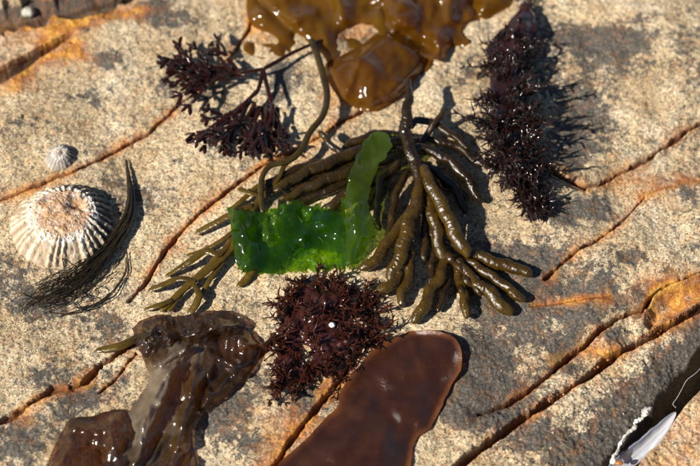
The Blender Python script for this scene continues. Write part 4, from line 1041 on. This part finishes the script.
o = MB().add(P.reshape(-1, 3), grid_faces(50, 26), np.broadcast_to((w + 1) / 2 + 0.16 * fbm(s * 3, w * 7, 4, 3), (50, 26)).ravel()).build('shell', NACRE, t)
md = o.modifiers.new('thickness', 'SOLIDIFY'); md.thickness = 0.7 * mm; md.offset = 0
CHALK = stone_material('white_crust', (0.32, 0.29, 0.24), (0.72, 0.7, 0.66), 0.5)
rs = np.random.default_rng(2)
cp = np.array([topz(u, v, z * mm) for (u, v, z) in [(612, 464, -6.5), (617, 452, -6), (621, 443, -6), (627, 434, -6), (634, 428, -5.5), (637, 421, -5.5), (643, 418, -5), (645, 412, -4.6), (652, 407, -4.5)]])
CPp = spline_uniform(cp, 150); sq_ = np.linspace(0, 1, 150)
Rr = np.interp(sq_, [0, .2, .45, .6, .72, .8, .92, 1], [.9, .5, .6, .9, .6, 1.2, 1.3, .3]) * mm
lump = lambda n_, a: 1 + 1.0 * fbm(sq_[:, None] * 15, np.cos(a)[None, :] * 1.6 + np.sin(a)[None, :], 91, 3, 0.6)
Vv, Ff = sweep(CPp, Rr, 16, 0.7, lump=lump)
MB().add(Vv, Ff).build('crust', CHALK, t)
settle(t)
ORG = stone_material('orange_stone', (0.22, 0.07, 0.015), (0.4, 0.17, 0.03), 0.4)
q = pebble('pebble', 'small orange pebble at the lower tip of the mussel shell', 'pebble', 619, 464, 0, 1.4, ORG, 12, (1.2, .8, .7)); q.location = topz(619, 463, -6 * mm)
THR = stone_material('pale_thread', (0.14, 0.15, 0.17), (0.32, 0.33, 0.36), 0.35)
tp = np.array([topz(u, v, z * mm) for (u, v, z) in [(706, 362, -5), (696, 373, -6), (687, 380, -7), (682, 389, -8), (677, 398, -9), (673, 404, -10), (676, 408, -11)]])
Vv, Ff = sweep(spline_uniform(tp, 50), 0.17 * mm, 7)
o = MB().add(Vv, Ff).build('thread', THR, None, tuple(tp[3]))
tag(o, 'thin pale thread hanging in the dark gap above the mussel shell', 'thread')

# grit washed into the big crack
GRIT = stone_material('rusty_grit', (0.16, 0.05, 0.015), (0.42, 0.17, 0.05), 0.6)
kp = np.array(CR['k'][0], float)[4:12]
rs = np.random.default_rng(6); mb = MB()
for k in range(150):
    c = spline(kp, 100)[rs.integers(0, 100)]
    u, v = c[0] + rs.normal(0, 3.5), c[1] + rs.normal(0, 3)
    p = S(np.array(u), np.array(v), 0.0, HZ); r = rs.uniform(.25, .75) * mm
    if lookup(HZ - HS, p[0], p[1]) > -2.2 * mm: continue
    th = np.linspace(0, np.pi, 7)[:, None]; a = np.linspace(0, 2 * np.pi, 9, endpoint=False)[None, :]
    d = np.stack([np.sin(th) * np.cos(a), np.sin(th) * np.sin(a), np.cos(th) + 0 * a], -1)
    P = p + d * r * (1 + 0.7 * pn(d[..., 0:1] * 2 + k, d[..., 1:2] * 2 + d[..., 2:3], 3))
    i, j = np.meshgrid(np.arange(6), np.arange(9), indexing='ij'); j2 = (j + 1) % 9
    mb.add(P.reshape(-1, 3), np.stack([i * 9 + j, (i + 1) * 9 + j, (i + 1) * 9 + j2, i * 9 + j2], -1).reshape(-1, 4))
o = mb.build('grit', GRIT); o['kind'] = 'stuff'; o['label'] = 'rusty grit washed into the long crack'; o['category'] = 'grit'

SANDM = stone_material('sand_grain', (0.16, 0.12, 0.08), (0.62, 0.54, 0.42), 0.5)
rs = np.random.default_rng(16); mb = MB()
oc = np.array([(1, 0, 0), (-1, 0, 0), (0, 1, 0), (0, -1, 0), (0, 0, 1), (0, 0, -1)], float)
of = np.array([(0, 2, 4, 4), (2, 1, 4, 4), (1, 3, 4, 4), (3, 0, 4, 4), (2, 0, 5, 5), (1, 2, 5, 5), (3, 1, 5, 5), (0, 3, 5, 5)])[:, :3]
for k in range(1500):
    x, y = rs.uniform(-.19, .19), rs.uniform(-.15, .18)
    if pn(np.array(x * 30), np.array(y * 30), 5) < rs.uniform(-.4, .5): continue
    rr_ = rs.uniform(.18, .5) * mm * (1.6 if rs.random() < .04 else 1)
    th = rs.uniform(0, 6.28); c_, s_ = np.cos(th), np.sin(th)
    o_ = oc * rr_ * rs.uniform(.6, 1.2, (6, 1)); o_ = o_ @ np.array([(c_, -s_, 0), (s_, c_, .3), (0, -.3, 1)])
    mb.add(o_ + np.array([x, y, float(lookup(HZ, x, y)) + 0.4 * rr_]), of)
o = mb.build('sand_grains', SANDM); o['kind'] = 'stuff'; o['label'] = 'loose sand grains scattered over the rock'; o['category'] = 'sand'
o.data.polygons.foreach_set('use_smooth', np.zeros(len(o.data.polygons), bool))
